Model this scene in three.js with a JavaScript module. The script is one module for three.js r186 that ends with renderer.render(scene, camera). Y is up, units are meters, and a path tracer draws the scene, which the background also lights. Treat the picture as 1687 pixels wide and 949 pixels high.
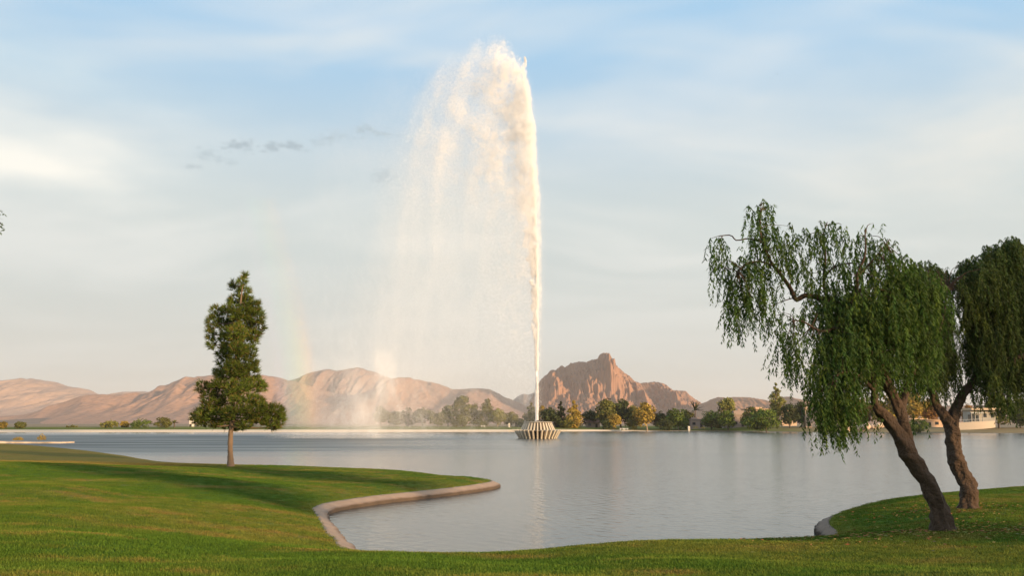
import * as THREE from 'three';
import { ImprovedNoise } from 'three/addons/math/ImprovedNoise.js';
import { mergeGeometries } from 'three/addons/utils/BufferGeometryUtils.js';

// ------------------------------------------------------------------ random and noise
let seedState = 1;
const reseed = (n) => { seedState = n >>> 0; };
const rnd = () => { seedState = (seedState + 0x6d2b79f5) | 0; let t = Math.imul(seedState ^ (seedState >>> 15), 1 | seedState); t = (t + Math.imul(t ^ (t >>> 7), 61 | t)) ^ t; return ((t ^ (t >>> 14)) >>> 0) / 4294967296; };
const rr = (a, b) => a + (b - a) * rnd();
const gauss = () => Math.sqrt(-2 * Math.log(1 - rnd())) * Math.cos(6.283185 * rnd());
const perlin = new ImprovedNoise();
const N3 = (x, y, z) => perlin.noise(x, y, z);
const fbm = (x, y, z, o = 4) => { let s = 0, a = 1, t = 0; for (let i = 0; i < o; i++) { s += a * N3(x, y, z + i * 7.3); t += a; a *= 0.5; x *= 2.03; y *= 2.03; z *= 2.03; } return s / t; };
const ridged = (x, y, z, o = 4) => { let s = 0, a = 1, t = 0; for (let i = 0; i < o; i++) { s += a * (1 - 2 * Math.abs(N3(x, y, z + i * 3.7))); t += a; a *= 0.5; x *= 2.1; y *= 2.1; } return s / t; };
const clamp = (x, a = 0, b = 1) => Math.min(b, Math.max(a, x));
const lerp = (a, b, t) => a + (b - a) * t;
const smooth = (a, b, x) => { const t = clamp((x - a) / (b - a)); return t * t * (3 - 2 * t); };
const curve = (pts, x) => { // piecewise linear through [x, y] pairs
  if (x <= pts[0][0]) return pts[0][1];
  for (let i = 1; i < pts.length; i++) if (x <= pts[i][0]) return lerp(pts[i - 1][1], pts[i][1], (x - pts[i - 1][0]) / (pts[i][0] - pts[i - 1][0]));
  return pts[pts.length - 1][1];
};

// ------------------------------------------------------------------ camera, sky, sun, exposure
const scene = new THREE.Scene();
const EYE = 3.5, FOCAL = 1500, HALF_H = 474.5, HALF_W = 843.5, HORIZON = 698;   // lake surface is y = 0
const TILT = Math.atan((HORIZON - HALF_H) / FOCAL);
const camera = new THREE.PerspectiveCamera((2 * Math.atan(HALF_H / FOCAL) * 180) / Math.PI, 1687 / 949, 0.3, 30000);
camera.position.set(0, EYE, 0);
camera.rotation.set(TILT, 0, 0);
scene.add(camera);

const renderer = new THREE.WebGLRenderer({ antialias: true });
renderer.toneMapping = THREE.LinearToneMapping;
renderer.toneMappingExposure = 1.45;
renderer.shadowMap.enabled = true;

const SUN_AZ = (130 * Math.PI) / 180, SUN_EL = (8.5 * Math.PI) / 180;  // behind the viewer, to the right
const SUN = new THREE.Vector3(Math.sin(SUN_AZ) * Math.cos(SUN_EL), Math.sin(SUN_EL), -Math.cos(SUN_AZ) * Math.cos(SUN_EL));
const sun = new THREE.DirectionalLight(new THREE.Color().setRGB(1, 0.675, 0.375), 5);
sun.position.copy(SUN).multiplyScalar(300);
sun.castShadow = true;
Object.assign(sun.shadow.camera, { left: -300, right: 300, top: 200, bottom: -200, near: 1, far: 900 });
sun.shadow.mapSize.set(4096, 4096);
sun.shadow.radius = 6;
scene.add(sun, sun.target);

// surveying helpers: the direction, and the ground or depth point, seen at a pixel of the 1687 x 949 photograph
function ray(px, py) {
  const dx = (px - HALF_W) / FOCAL, dy = -(py - HALF_H) / FOCAL, c = Math.cos(TILT), s = Math.sin(TILT);
  return new THREE.Vector3(dx, dy * c + s, -(c - dy * s));
}
const at = (px, py, d) => { const r = ray(px, py), k = d / -r.z; return new THREE.Vector3(r.x * k, EYE + r.y * k, -d); };
const onPlane = (px, py, h = 0) => { const r = ray(px, py), k = (h - EYE) / r.y; return new THREE.Vector3(r.x * k, h, r.z * k); };

{
  // sky: clear air with thin streaked cloud, brighter veils towards both sides and a few small grey cloudlets
  const W = 1536, H = 768, low = new Float32Array(W * H * 3), WIDE = 4096, HIGH = 2048, data = new Float32Array(WIDE * HIGH * 4);
  const LEVEL = 0.74;
  const ZEN = [0.19, 0.37, 0.66], MID = [0.36, 0.585, 0.80], LOW = [0.605, 0.668, 0.662], HOR = [0.65, 0.635, 0.575];
  const clouds = [];
  const cloud = (px, py, w, h, tilt, amount, color) => { const r = ray(px, py).normalize(); clouds.push({ az: Math.atan2(r.x, -r.z), el: Math.asin(r.y), w: w / FOCAL, h: h / FOCAL, tilt, amount, color }); };
  const CREAM = [0.98, 0.95, 0.86], GREY = [0.36, 0.44, 0.49];
  cloud(45, 268, 75, 17, -0.12, 0.95, CREAM);
  cloud(-60, 250, 120, 36, -0.05, 0.7, CREAM);
  cloud(150, 232, 70, 20, -0.12, 0.35, CREAM);
  cloud(40, 215, 220, 50, -0.2, 0.5, [0.9, 0.9, 0.84]);
  cloud(330, 225, 260, 30, -0.05, 0.22, [0.88, 0.87, 0.82]);
  cloud(1640, 225, 190, 70, 0.32, 0.55, [0.9, 0.86, 0.77]);
  cloud(1450, 280, 230, 40, 0.1, 0.22, [0.84, 0.81, 0.74]);
  cloud(1280, 70, 340, 36, 0.35, 0.34, [0.72, 0.78, 0.82]);
  cloud(1000, 250, 230, 36, 0.12, 0.3, [0.76, 0.78, 0.77]);
  cloud(560, 30, 200, 22, 0.03, 0.2, [0.72, 0.78, 0.84]);
  cloud(90, 120, 200, 40, -0.12, 0.32, [0.72, 0.82, 0.84]);
  for (const [x, y, w, h, a] of [[395, 240, 20, 8, .8], [342, 254, 15, 7, .5], [322, 275, 13, 3.5, .5], [364, 265, 11, 3, .35], [381, 268, 9, 3, .3], [452, 243, 11, 8, .75], [480, 240, 15, 5, .8], [497, 248, 13, 3, .35], [534, 232, 17, 7, .35], [556, 222, 14, 5, .4], [585, 228, 14, 3, .3], [606, 215, 19, 7, .6], [640, 222, 20, 3, .35], [632, 290, 15, 9, .4], [1550, 372, 40, 8, .1]]) cloud(x, y, w, h, 0.05, a, GREY);
  for (let row = H / 2 - 1; row < H; row++) {
    const el = ((row + 0.5) / H - 0.5) * Math.PI, y = Math.max(0, Math.sin(el)), deg = (el * 180) / Math.PI;
    const t1 = smooth(-1, 13, deg), t2 = smooth(11, 25, deg), t3 = smooth(26, 75, deg);
    for (let col = 0; col < W; col++) {
      const round = ((col + 0.5) / W - 0.5) * 2 * Math.PI, x = Math.cos(round) * Math.cos(el), z = Math.sin(round) * Math.cos(el);
      const c = [0, 1, 2].map((k) => lerp(lerp(lerp(HOR[k], LOW[k], t1), MID[k], t2), ZEN[k], t3));
      // cirrus on a high sheet
      const s = 1 / (y + 0.16), cx = x * s, cz = z * s;
      const wx = cx + 0.5 * fbm(cx * 0.7, cz * 0.7, 4.2, 3), wz = cz + 0.5 * fbm(cx * 0.7 + 9, cz * 0.7, 8.1, 3);
      const n1 = fbm(wx * 0.55 + 3, wz * 1.5, 1.7, 5), n2 = fbm(wx * 1.9, wz * 4.2 + 2, 6.4, 4);
      let veil = smooth(-0.16, 0.42, n1 + 0.42 * n2 + 0.02) * (0.25 + 0.75 * smooth(3, 14, deg)) * (1 - 0.35 * smooth(35, 80, deg));
      veil *= 0.66;
      for (let k = 0; k < 3; k++) c[k] = lerp(c[k], [0.83, 0.83, 0.79][k], veil);
      const grain = 0.014 * n2;
      for (let k = 0; k < 3; k++) c[k] *= 1 + grain;
      // warm glow round the low sun, which stands behind the viewer
      const toSun = x * SUN.x + y * SUN.y + z * SUN.z, glow = 0.9 * Math.exp((toSun - 1) * 14) + 0.16 * Math.exp((toSun - 1) * 2.5);
      c[0] += glow * 1.0; c[1] += glow * 0.8; c[2] += glow * 0.52;
      low.set(c, (row * W + col) * 3);
    }
  }
  for (let row = 0; row < HIGH; row++) {
    const el = ((row + 0.5) / HIGH - 0.5) * Math.PI, deg = (el * 180) / Math.PI, ry = clamp(((row + 0.5) / HIGH) * H - 0.5, H / 2, H - 1.001), r0 = Math.floor(ry), fy = ry - r0;
    for (let col = 0; col < WIDE; col++) {
      const o = (row * WIDE + col) * 4;
      data[o + 3] = 1;
      if (el < 0) { data[o] = 0.14; data[o + 1] = 0.13; data[o + 2] = 0.10; continue; }
      const rx = ((col + 0.5) / WIDE) * W - 0.5 + W, c0 = Math.floor(rx), fx = rx - c0, i = (r0 * W + (c0 % W)) * 3, j = (r0 * W + ((c0 + 1) % W)) * 3, c = [0, 0, 0];
      for (let k = 0; k < 3; k++) c[k] = lerp(lerp(low[i + k], low[j + k], fx), lerp(low[i + W * 3 + k], low[j + W * 3 + k], fx), fy);
      if (deg > 8 && deg < 45) {
        const round = ((col + 0.5) / WIDE - 0.5) * 2 * Math.PI, az = Math.atan2(Math.cos(round), -Math.sin(round));
        let fine = null, soft = null;
        for (const q of clouds) {
          let da = az - q.az; if (da > Math.PI) da -= 2 * Math.PI; if (da < -Math.PI) da += 2 * Math.PI;
          const de = el - q.el, ca = Math.cos(q.tilt), sa = Math.sin(q.tilt), u = (da * ca + de * sa) / q.w, v = (-da * sa + de * ca) / q.h, r2 = u * u + v * v;
          if (r2 > 5) continue;
          let m;
          if (q.w < 0.03) { fine ??= fbm(az * 130, el * 330, 3.3, 5); m = 0.85 * q.amount * smooth(1.0, 0.0, Math.sqrt(r2) * 0.62 - 1.5 * fine); }
          else { soft ??= fbm(az * 8, el * 26, 3.3, 5); m = q.amount * Math.exp(-r2 * (1 - 0.9 * soft) * 0.9) * (1 + 0.8 * soft); }
          for (let k = 0; k < 3; k++) c[k] = lerp(c[k], q.color[k], clamp(m));
        }
      }
      data[o] = c[0] * LEVEL; data[o + 1] = c[1] * LEVEL; data[o + 2] = c[2] * LEVEL;
    }
  }
  const sky = new THREE.DataTexture(data, WIDE, HIGH, THREE.RGBAFormat, THREE.FloatType);
  sky.mapping = THREE.EquirectangularReflectionMapping;
  sky.magFilter = THREE.LinearFilter;
  sky.needsUpdate = true;
  scene.background = sky;
  scene.environment = sky;
}

// ------------------------------------------------------------------ naming and small mesh helpers
const used = new Map();
const numbered = (name) => { const n = used.get(name) ?? 0; used.set(name, n + 1); return n ? name + '_' + String(n).padStart(3, '0') : name; };
function tag(o, label, category, group, kind) { if (label) o.userData.label = label; if (category) o.userData.category = category; if (group) o.userData.group = group; if (kind) o.userData.kind = kind; return o; }
function base(name, position, label, category, group) { const g = new THREE.Group(); g.name = numbered(name); g.position.copy(position); scene.add(g); return tag(g, label, category, group); }
function add(name, geometry, material, parent = scene) { const m = new THREE.Mesh(geometry, material); m.name = parent === scene ? numbered(name) : name; m.castShadow = m.receiveShadow = true; parent.add(m); return m; }

class Soup {   // loose triangles with colours
  constructor() { this.p = []; this.c = []; }
  tri(a, b, c, col) { this.p.push(a[0], a[1], a[2], b[0], b[1], b[2], c[0], c[1], c[2]); for (let i = 0; i < 3; i++) this.c.push(col[0], col[1], col[2]); }
  quad(a, b, c, d, col) { this.tri(a, b, c, col); this.tri(a, c, d, col); }
  geometry() {
    const g = new THREE.BufferGeometry();
    g.setAttribute('position', new THREE.BufferAttribute(new Float32Array(this.p), 3));
    g.setAttribute('color', new THREE.BufferAttribute(new Float32Array(this.c), 3));
    g.computeVertexNormals();
    return g;
  }
}
const V = (x, y, z) => new THREE.Vector3(x, y, z);

// a tapering, knobbly limb through [x, y, z, radius] points
function limbGeometry(points, radial = 8, knob = 0.08, step = 0.18, seed = 0) {
  const cv = new THREE.CatmullRomCurve3(points.map((p) => V(p[0], p[1], p[2])), false, 'centripetal');
  const length = cv.getLength(), n = Math.max(4, Math.ceil(length / step)), pos = [], uv = [], idx = [];
  let side = V(1, 0, 0);
  for (let i = 0; i <= n; i++) {
    const t = i / n, c = cv.getPoint(t), d = cv.getTangent(t), k = t * (points.length - 1), j = Math.min(points.length - 2, Math.floor(k)), r = lerp(points[j][3], points[j + 1][3], k - j);
    side = side.clone().addScaledVector(d, -side.dot(d)).normalize();
    if (side.lengthSq() < 0.5) side = V(0, 0, 1);
    const other = d.clone().cross(side);
    for (let a = 0; a <= radial; a++) {
      const w = (a / radial) * Math.PI * 2, wa = a === radial ? 0 : w;
      const bump = 1 + knob * 2.4 * N3(Math.cos(wa) * 1.6 + seed, Math.sin(wa) * 1.6, t * length * 2.2 + seed * 3.1) + knob * 1.2 * N3(Math.cos(wa) * 4 + seed, Math.sin(wa) * 4, t * length * 6);
      const q = c.clone().addScaledVector(side, Math.cos(w) * r * bump).addScaledVector(other, Math.sin(w) * r * bump);
      pos.push(q.x, q.y, q.z); uv.push((a / radial) * Math.PI * 2 * r, t * length);
    }
  }
  const row = radial + 1;
  for (let i = 0; i < n; i++) for (let a = 0; a < radial; a++) { const q = i * row + a; idx.push(q, q + 1, q + row, q + 1, q + row + 1, q + row); }
  const g = new THREE.BufferGeometry();
  g.setAttribute('position', new THREE.Float32BufferAttribute(pos, 3)); g.setAttribute('uv', new THREE.Float32BufferAttribute(uv, 2)); g.setIndex(idx);
  g.computeVertexNormals();
  return g;
}
const merge = (list) => mergeGeometries(list.map((g) => (g.index ? g.toNonIndexed() : g)));

// ------------------------------------------------------------------ textures and materials
function makeTexture(size, f, srgb, repeat) {
  const d = new Uint8Array(size * size * 4);
  for (let y = 0; y < size; y++) for (let x = 0; x < size; x++) { const c = f(x / size, y / size), o = (y * size + x) * 4; for (let k = 0; k < 3; k++) d[o + k] = clamp(c[k]) * 255; d[o + 3] = 255; }
  const t = new THREE.DataTexture(d, size, size);
  t.wrapS = t.wrapT = THREE.RepeatWrapping; t.magFilter = THREE.LinearFilter; t.minFilter = THREE.LinearMipmapLinearFilter; t.generateMipmaps = true;
  if (srgb) t.colorSpace = THREE.SRGBColorSpace;
  if (repeat) t.repeat.set(repeat, repeat);
  t.needsUpdate = true;
  return t;
}
const tileNoise = (u, v, f, z, o = 4) => { // seamless over the unit square
  const a = smooth(0, 1, u), b = smooth(0, 1, v);
  const n = (x, y) => fbm(x * f, y * f, z, o);
  return lerp(lerp(n(u, v), n(u - 1, v), a), lerp(n(u, v - 1), n(u - 1, v - 1), a), b);
};
const grainTexture = makeTexture(512, (u, v) => { const n = 0.5 + 0.5 * tileNoise(u, v, 24, 2.2, 4) + 0.35 * tileNoise(u, v, 7, 9.1, 3); return [n, n, n]; });
const barkTexture = makeTexture(256, (u, v) => { const n = 0.5 + 0.9 * tileNoise(u * 1, v, 10, 5.5, 4); return [n, n, n]; });
const bladeTexture = makeTexture(512, (u, v) => { const n = 0.5 + 0.8 * tileNoise(u, v, 60, 3.1, 3) + 0.3 * tileNoise(u, v, 18, 1.1, 3); return [n, n, n]; });

const std = (o) => new THREE.MeshStandardMaterial({ roughness: 0.9, metalness: 0, ...o });
const matte = (o) => new THREE.MeshPhysicalMaterial({ roughness: 1, metalness: 0, specularIntensity: 0.12, ...o });
const rgb = (r, g, b) => new THREE.Color().setRGB(r, g, b);
const leafMat = new THREE.MeshPhysicalMaterial({ vertexColors: true, roughness: 0.9, side: THREE.DoubleSide, transmission: 0.42, thickness: 0, specularIntensity: 0.3 });
const needleMat = matte({ vertexColors: true, roughness: 0.85, side: THREE.DoubleSide });
const farLeafMat = matte({ vertexColors: true, roughness: 0.95, side: THREE.DoubleSide });
const barkDark = std({ color: rgb(0.062, 0.038, 0.023), bumpMap: barkTexture, bumpScale: 0.06, roughness: 0.95 });
const barkPine = std({ color: rgb(0.19, 0.13, 0.085), bumpMap: barkTexture, bumpScale: 0.03, roughness: 0.95 });
const farBark = std({ color: rgb(0.30, 0.23, 0.16) });
const farBarkDark = std({ color: rgb(0.10, 0.07, 0.05) });
const concrete = std({ color: rgb(0.56, 0.49, 0.38), bumpMap: grainTexture, bumpScale: 0.01 });
const shadeAndDarkPart = std({ color: rgb(0.05, 0.042, 0.035) });  // also serves as painted shade between the fountain fins

// ------------------------------------------------------------------ near shore: outline of the lawn
const G2 = (px, py, h = 0) => { const p = onPlane(px, py, h); return [p.x, p.z]; };
const outline = [];
for (const [x, y] of [[1687, 819], [1600, 822], [1530, 827], [1460, 834], [1400, 847], [1366, 859], [1350, 866], [1343, 876]]) outline.push(G2(x, y));
{ // the edge behind the near brow
  const brow = [[1346, 888], [1250, 895], [1100, 900], [1000, 903], [900, 908], [830, 916], [760, 921.5], [700, 921], [640, 916], [600, 910]];
  for (const [x, y] of brow) { const [a, b] = G2(x, y, 0.33), k = 1 + 0.75 / Math.hypot(a, b); outline.push([a * k, b * k]); }
}
for (const [x, y] of [[582, 905], [571, 897], [560, 884], [550, 869], [541, 856], [545, 847], [565, 841], [590, 836.5], [640, 829], [700, 822], [760, 814.5], [800, 808.5], [818, 805], [824, 801.5]]) outline.push(G2(x, y));
const tip = outline[outline.length - 1];
outline.push([tip[0] - 0.35, tip[1] - 1.0], [-2.6, -54.6], [-4.8, -58.4], [-8.2, -61.5], [-14.2, -65], [-19.5, -67], [-24.5, -71], [-31, -81], [-40, -95], [-55, -113], [-75, -132], [-110, -152], [-200, -175], [-330, -190]);
outline.unshift([150, -95], [90, -58], [55, -47.5], [36, -45]);
const nSeg = outline.length;
{ // soften the outline
  const cv = new THREE.CatmullRomCurve3(outline.map((p) => V(p[0], 0, p[1])), false, 'centripetal');
  outline.length = 0;
  for (let i = 0; i < nSeg * 5; i++) { const p = cv.getPoint(i / (nSeg * 5 - 1)); outline.push([p.x, p.z]); }
}
const landPolygon = [...outline, [-330, 120], [150, 120]];
function shoreDistance(x, z) {   // positive on land
  let best = 1e9, inside = false;
  for (let i = 0; i < outline.length - 1; i++) {
    const [ax, az] = outline[i], [bx, bz] = outline[i + 1], dx = bx - ax, dz = bz - az, t = clamp(((x - ax) * dx + (z - az) * dz) / (dx * dx + dz * dz));
    const d = (x - ax - t * dx) ** 2 + (z - az - t * dz) ** 2;
    if (d < best) best = d;
  }
  for (let i = 0, j = landPolygon.length - 1; i < landPolygon.length; j = i++) {
    const [xi, zi] = landPolygon[i], [xj, zj] = landPolygon[j];
    if (zi > z !== zj > z && x < ((xj - xi) * (z - zi)) / (zj - zi) + xi) inside = !inside;
  }
  return Math.sqrt(best) * (inside ? 1 : -1);
}
const heights = [
  [0, 0, 1.9], [-10, -4, 2.0], [10, -4, 1.95], [0, 30, 2.2], [-40, 0, 2.2], [40, 0, 2.1], [-40, 40, 2.6], [40, 40, 2.6], [100, 0, 2.4], [-120, 0, 2.6],
  [0, -10, 1.72], [-6, -10, 1.75], [6, -10, 1.75], [-3, -14, 1.38], [3, -14, 1.38], [0, -18, 0.92], [-4, -18, 0.98], [5, -18, 0.95], [8, -20, 1.02], [7, -22.5, 0.62],
  [-9, -16, 1.55], [-12, -22, 1.45], [-8, -22, 1.05], [-16, -30, 1.55], [-11, -30, 1.05], [-20, -22, 1.75], [-9.4, -33, 0.72], [-11, -38, 0.86], [-15, -40, 1.18],
  [-25.9, -46, 1.62], [-22.8, -47.5, 1.45], [-20.2, -50, 1.2], [-17.5, -54, 0.98], [-18.9, -60.5, 0.72], [-14, -57, 0.62], [-11, -50, 0.68], [-7, -50, 0.5], [-9, -45, 0.62],
  [-32, -46, 1.75], [-45, -48, 1.9], [-28, -56, 0.95], [-23, -62, 0.78], [-36, -70, 0.95], [-45, -88, 1.0], [-60, -100, 1.15], [-80, -120, 1.3], [-110, -130, 1.5],
  [9.4, -20, 1.12], [11.5, -19, 1.2], [14, -27.8, 0.95], [12, -30.5, 0.62], [15, -34, 0.72], [19, -37, 0.72], [24, -38, 0.85], [12, -23, 1.0], [20, -25, 1.35], [16, -15, 1.6], [30, -30, 1.4], [45, -35, 1.3],
];
function lawnTarget(x, z) {
  let s = 0, w = 0;
  for (const [a, b, h] of heights) { const d2 = (x - a) ** 2 + (z - b) ** 2, q = 1 / (d2 + 3) ** 1.6; s += q * h; w += q; }
  return s / w;
}
const KERB = 0.52, KERB_TOP = 0.33;
const kerbWidth = (x, z) => KERB * (x > 6 && z > -45 ? 0.8 : 1) * (1 + 0.2 * N3(x * 0.35, z * 0.35, 2.2) + 0.16 * N3(x * 1.7, z * 1.7, 5));
function lawnHeight(x, z, d = shoreDistance(x, z)) {
  const e = d - kerbWidth(x, z);
  if (e < 0) return KERB_TOP + 0.02 + Math.max(-1.6, e * 1.5);
  const free = lawnTarget(x, z) + 0.035 * fbm(x * 0.25, z * 0.25, 1.3, 3), near = KERB_TOP + 0.02 + 0.16 * e;
  const k = 0.12; // smooth minimum
  const h = clamp(0.5 + (0.5 * (near - free)) / k);
  return Math.max(KERB_TOP + 0.02, lerp(near, free, h) - k * h * (1 - h));
}

let lawnAt;
function turf(x, z, d) {   // dry, worn and lush patches, plus sunlit yellow painted on the far left bank
  const big = fbm(x * 0.09 + 5, z * 0.16, 2.7, 3), midp = fbm(x * 0.4, z * 0.75, 7.7, 4), fine = fbm(x * 2.6, z * 3.2, 3.9, 3);
  let dry = clamp(0.34 + 1.1 * big + 1.25 * midp + 0.5 * fine);
  const bank = smooth(-52, -60, z) * smooth(-17, -23, x);  // mask where sunlight is put into the turf colour
  dry = Math.max(dry * 0.9, bank * (0.85 + 0.5 * midp));
  dry = Math.max(dry, 0.8 * smooth(1.4, 0.75, d) * (0.5 + 0.9 * (midp + 0.2)));
  const dirt = smooth(1.2, 0.2, Math.hypot((x - 12.3) / 2.6, (z + 21.6) / 0.75) + 0.5 * midp) * 0.8 + 0.5 * smooth(1.1, 0.3, Math.min(Math.hypot(x - 9.6, z + 20.3), Math.hypot(x - 14, z + 28), Math.hypot(x + 18.9, z + 60.6)));
  const worn = dirt + smooth(0.12 - 0.2 * bank, 0.5 - 0.1 * bank, midp + 0.5 * fbm(x * 1.3 + 4, z * 2.4, 11, 3)), lush = [0.07, 0.126, 0.015], yellow = [0.165, 0.165, 0.03], brown = [0.23, 0.145, 0.045];
  return [0, 1, 2].map((c) => lerp(lerp(lush[c], yellow[c], dry), brown[c], Math.max(Math.min(1, worn) * 0.62, bank * (0.5 + 0.5 * midp))) * (1 + 0.32 * fine));
}
{ // lawn
  const xs = [], zs = [];
  const run = (list, a, b, step) => { for (let v = a; v < b - 1e-6; v += step) list.push(v); };
  run(xs, -340, -120, 12); run(xs, -120, -46, 1.5); run(xs, -46, -24, 0.6); run(xs, -24, 27, 0.26); run(xs, 27, 50, 0.8); run(xs, 50, 152, 6);
  run(zs, -195, -120, 2.5); run(zs, -120, -69, 1.0); run(zs, -69, -18, 0.26); run(zs, -18, 0, 0.36); run(zs, 0, 120, 6);
  const dist = new Float32Array(xs.length * zs.length);
  const nx = xs.length, nz = zs.length, pos = new Float32Array(nx * nz * 3), uv = new Float32Array(nx * nz * 2), col = new Float32Array(nx * nz * 3), keep = new Uint8Array(nx * nz), idx = [];
  for (let j = 0; j < nz; j++) for (let i = 0; i < nx; i++) {
    const k = j * nx + i, x = xs[i], z = zs[j], d = shoreDistance(x, z);
    const h = d < -1.5 ? -1.3 : lawnHeight(x, z, d);
    keep[k] = d > -1.5; dist[k] = d;
    pos.set([x, h, z], k * 3); uv.set([x / 3, z / 3], k * 2);
    const t = turf(x, z, d);
    for (let c = 0; c < 3; c++) col[k * 3 + c] = t[c];
  }
  for (let j = 0; j < nz - 1; j++) for (let i = 0; i < nx - 1; i++) {
    const a = j * nx + i, b = a + 1, c = a + nx, d = c + 1;
    if (keep[a] || keep[b] || keep[c] || keep[d]) idx.push(a, c, b, b, c, d);
  }
  const g = new THREE.BufferGeometry();
  g.setAttribute('position', new THREE.BufferAttribute(pos, 3)); g.setAttribute('uv', new THREE.BufferAttribute(uv, 2)); g.setAttribute('color', new THREE.BufferAttribute(col, 3)); g.setIndex(idx);
  g.computeVertexNormals();
  const cell = (list, v) => { let a = 0, b = list.length - 1; while (b - a > 1) { const m = (a + b) >> 1; if (list[m] <= v) a = m; else b = m; } return a; };
  lawnAt = (x, z) => {   // [height, distance to the shore] from the grid
    const i = cell(xs, x), j = cell(zs, z), u = (x - xs[i]) / (xs[i + 1] - xs[i]), v = (z - zs[j]) / (zs[j + 1] - zs[j]), k = j * nx + i;
    const mixAt = (f) => lerp(lerp(f(k), f(k + 1), u), lerp(f(k + nx), f(k + nx + 1), u), v);
    return [mixAt((q) => pos[q * 3 + 1]), mixAt((q) => dist[q])];
  };
  const lawn = add('lawn', g, matte({ vertexColors: true, bumpMap: bladeTexture, bumpScale: 0.05, roughness: 1 }));
  tag(lawn, 'mown green lawn sloping down to the lake, with a point of land at left', null, null, 'structure');
}

{ // short grass blades standing in the turf of the nearest lawn
  reseed(77);
  const patch = (n, R, h0) => { const g = new Soup(); for (let b = 0; b < n; b++) {
    const a = rnd() * 6.283, lean = rr(0.2, 1.1), h = rr(0.6, 1) * h0, w = 0.006, r = R * Math.sqrt(rnd()), q = rnd() * 6.283, x = Math.cos(q) * r, z = Math.sin(q) * r, ca = Math.cos(a), sa = Math.sin(a), v = rr(0.7, 1.25);
    g.tri([x - sa * w, 0, z + ca * w], [x + sa * w, 0, z - ca * w], [x + ca * lean * h, h, z + sa * lean * h], [v, v, v]);
  } return g.geometry(); };
  const count = 80000, tufts = new THREE.InstancedMesh(patch(36, 0.17, 0.042), matte({ roughness: 0.95, side: THREE.DoubleSide, vertexColors: true }), count), m = new THREE.Matrix4(), q = new THREE.Quaternion(), up = V(0, 1, 0), c = new THREE.Color();
  let n = 0;
  while (n < count) {
    const dd = 8.3 + 56 * Math.pow(rnd(), 1.15), x = dd * rr(-0.59, 0.59), z = -dd, [h, d] = lawnAt(x, z);
    if (d < kerbWidth(x, z) + 0.1) continue;
    const s = rr(0.8, 1.3);
    m.compose(V(x, h - 0.008, z), q.setFromAxisAngle(up, rnd() * 6.283), V(s, s * rr(0.6, 1.2), s));
    tufts.setMatrixAt(n, m);
    const t = turf(x, z, d), k = 1.18 * rr(0.85, 1.15);
    tufts.setColorAt(n, c.setRGB(t[0] * k, t[1] * k, t[2] * k));
    n++;
  }
  tufts.name = 'grass';
  tufts.castShadow = tufts.receiveShadow = true;
  scene.add(tag(tufts, 'short blades of grass standing in the lawn in front of the lake', null, null, 'stuff'));
}

{ // concrete edge along the near shore
  const pos = [], uv = [], col = [], idx = [];
  const pts = [];
  const cv = new THREE.CatmullRomCurve3(outline.map((p) => V(p[0], 0, p[1])), false, 'centripetal');
  cv.arcLengthDivisions = 1200;
  const len = cv.getLength();
  for (let s = 0; s <= len; s += 0.16) { const p = cv.getPointAt(s / len); if (p.z > -75 && p.x < 30) pts.push(p); }
  const prof = [[-0.06, -0.5], [-0.02, 0.0], [0.0, 0.12], [0.05, 0.155], [0.3, 0.2], [0.6, 0.27], [0.85, 0.315], [1.0, KERB_TOP + 0.005], [1.15, 0.24]];
  pts.forEach((p, i) => {
    const a = pts[Math.max(0, i - 1)], b = pts[Math.min(pts.length - 1, i + 1)], t = b.clone().sub(a).normalize(), n = V(-t.z, 0, t.x);
    if (shoreDistance(p.x + n.x * 0.3, p.z + n.z * 0.3) < 0) n.negate();
    const w = kerbWidth(p.x, p.z);
    const chip = 0.07 * Math.max(0, fbm(i * 0.35, 2.1, 0.4, 3)) + 0.05 * N3(i * 0.9, 7.7, 3.1), broken = smooth(-28, -24, p.z) * 0.0 + (p.x > -9 && p.x < -2 && p.z > -35 && p.z < -22 ? 2 : p.x > 6 ? 2.6 : 0.8);
    prof.forEach(([u, h], k) => {
      const off = u * w + (k < 4 ? chip * broken : 0);
      pos.push(p.x + n.x * off, h + (k > 1 && k < 7 ? 0.05 * fbm(p.x * 2.8, p.z * 2.8, u * 3, 4) : 0), p.z + n.z * off);
      uv.push(i * 0.16, u);
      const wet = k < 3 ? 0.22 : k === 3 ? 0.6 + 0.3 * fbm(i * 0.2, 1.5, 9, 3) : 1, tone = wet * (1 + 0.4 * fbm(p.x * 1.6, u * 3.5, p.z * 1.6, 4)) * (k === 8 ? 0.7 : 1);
      const rightTone = p.x > 6 ? 0.62 : 1; col.push(0.36 * tone * rightTone, 0.25 * tone * rightTone, 0.17 * tone * rightTone);  // edging is toned darker along the right side
    });
  });
  const m = prof.length;
  for (let i = 0; i < pts.length - 1; i++) for (let k = 0; k < m - 1; k++) { const a = i * m + k, b = a + m; idx.push(a, a + 1, b, a + 1, b + 1, b); }
  const g = new THREE.BufferGeometry();
  g.setAttribute('position', new THREE.Float32BufferAttribute(pos, 3)); g.setAttribute('uv', new THREE.Float32BufferAttribute(uv, 2)); g.setAttribute('color', new THREE.Float32BufferAttribute(col, 3)); g.setIndex(idx);
  g.computeVertexNormals();
  tag(add('concrete_edging', g, std({ vertexColors: true, bumpMap: grainTexture, bumpScale: 0.03, side: THREE.DoubleSide })), 'pale concrete edging along the waterline of the lawn', null, null, 'structure');
}

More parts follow.
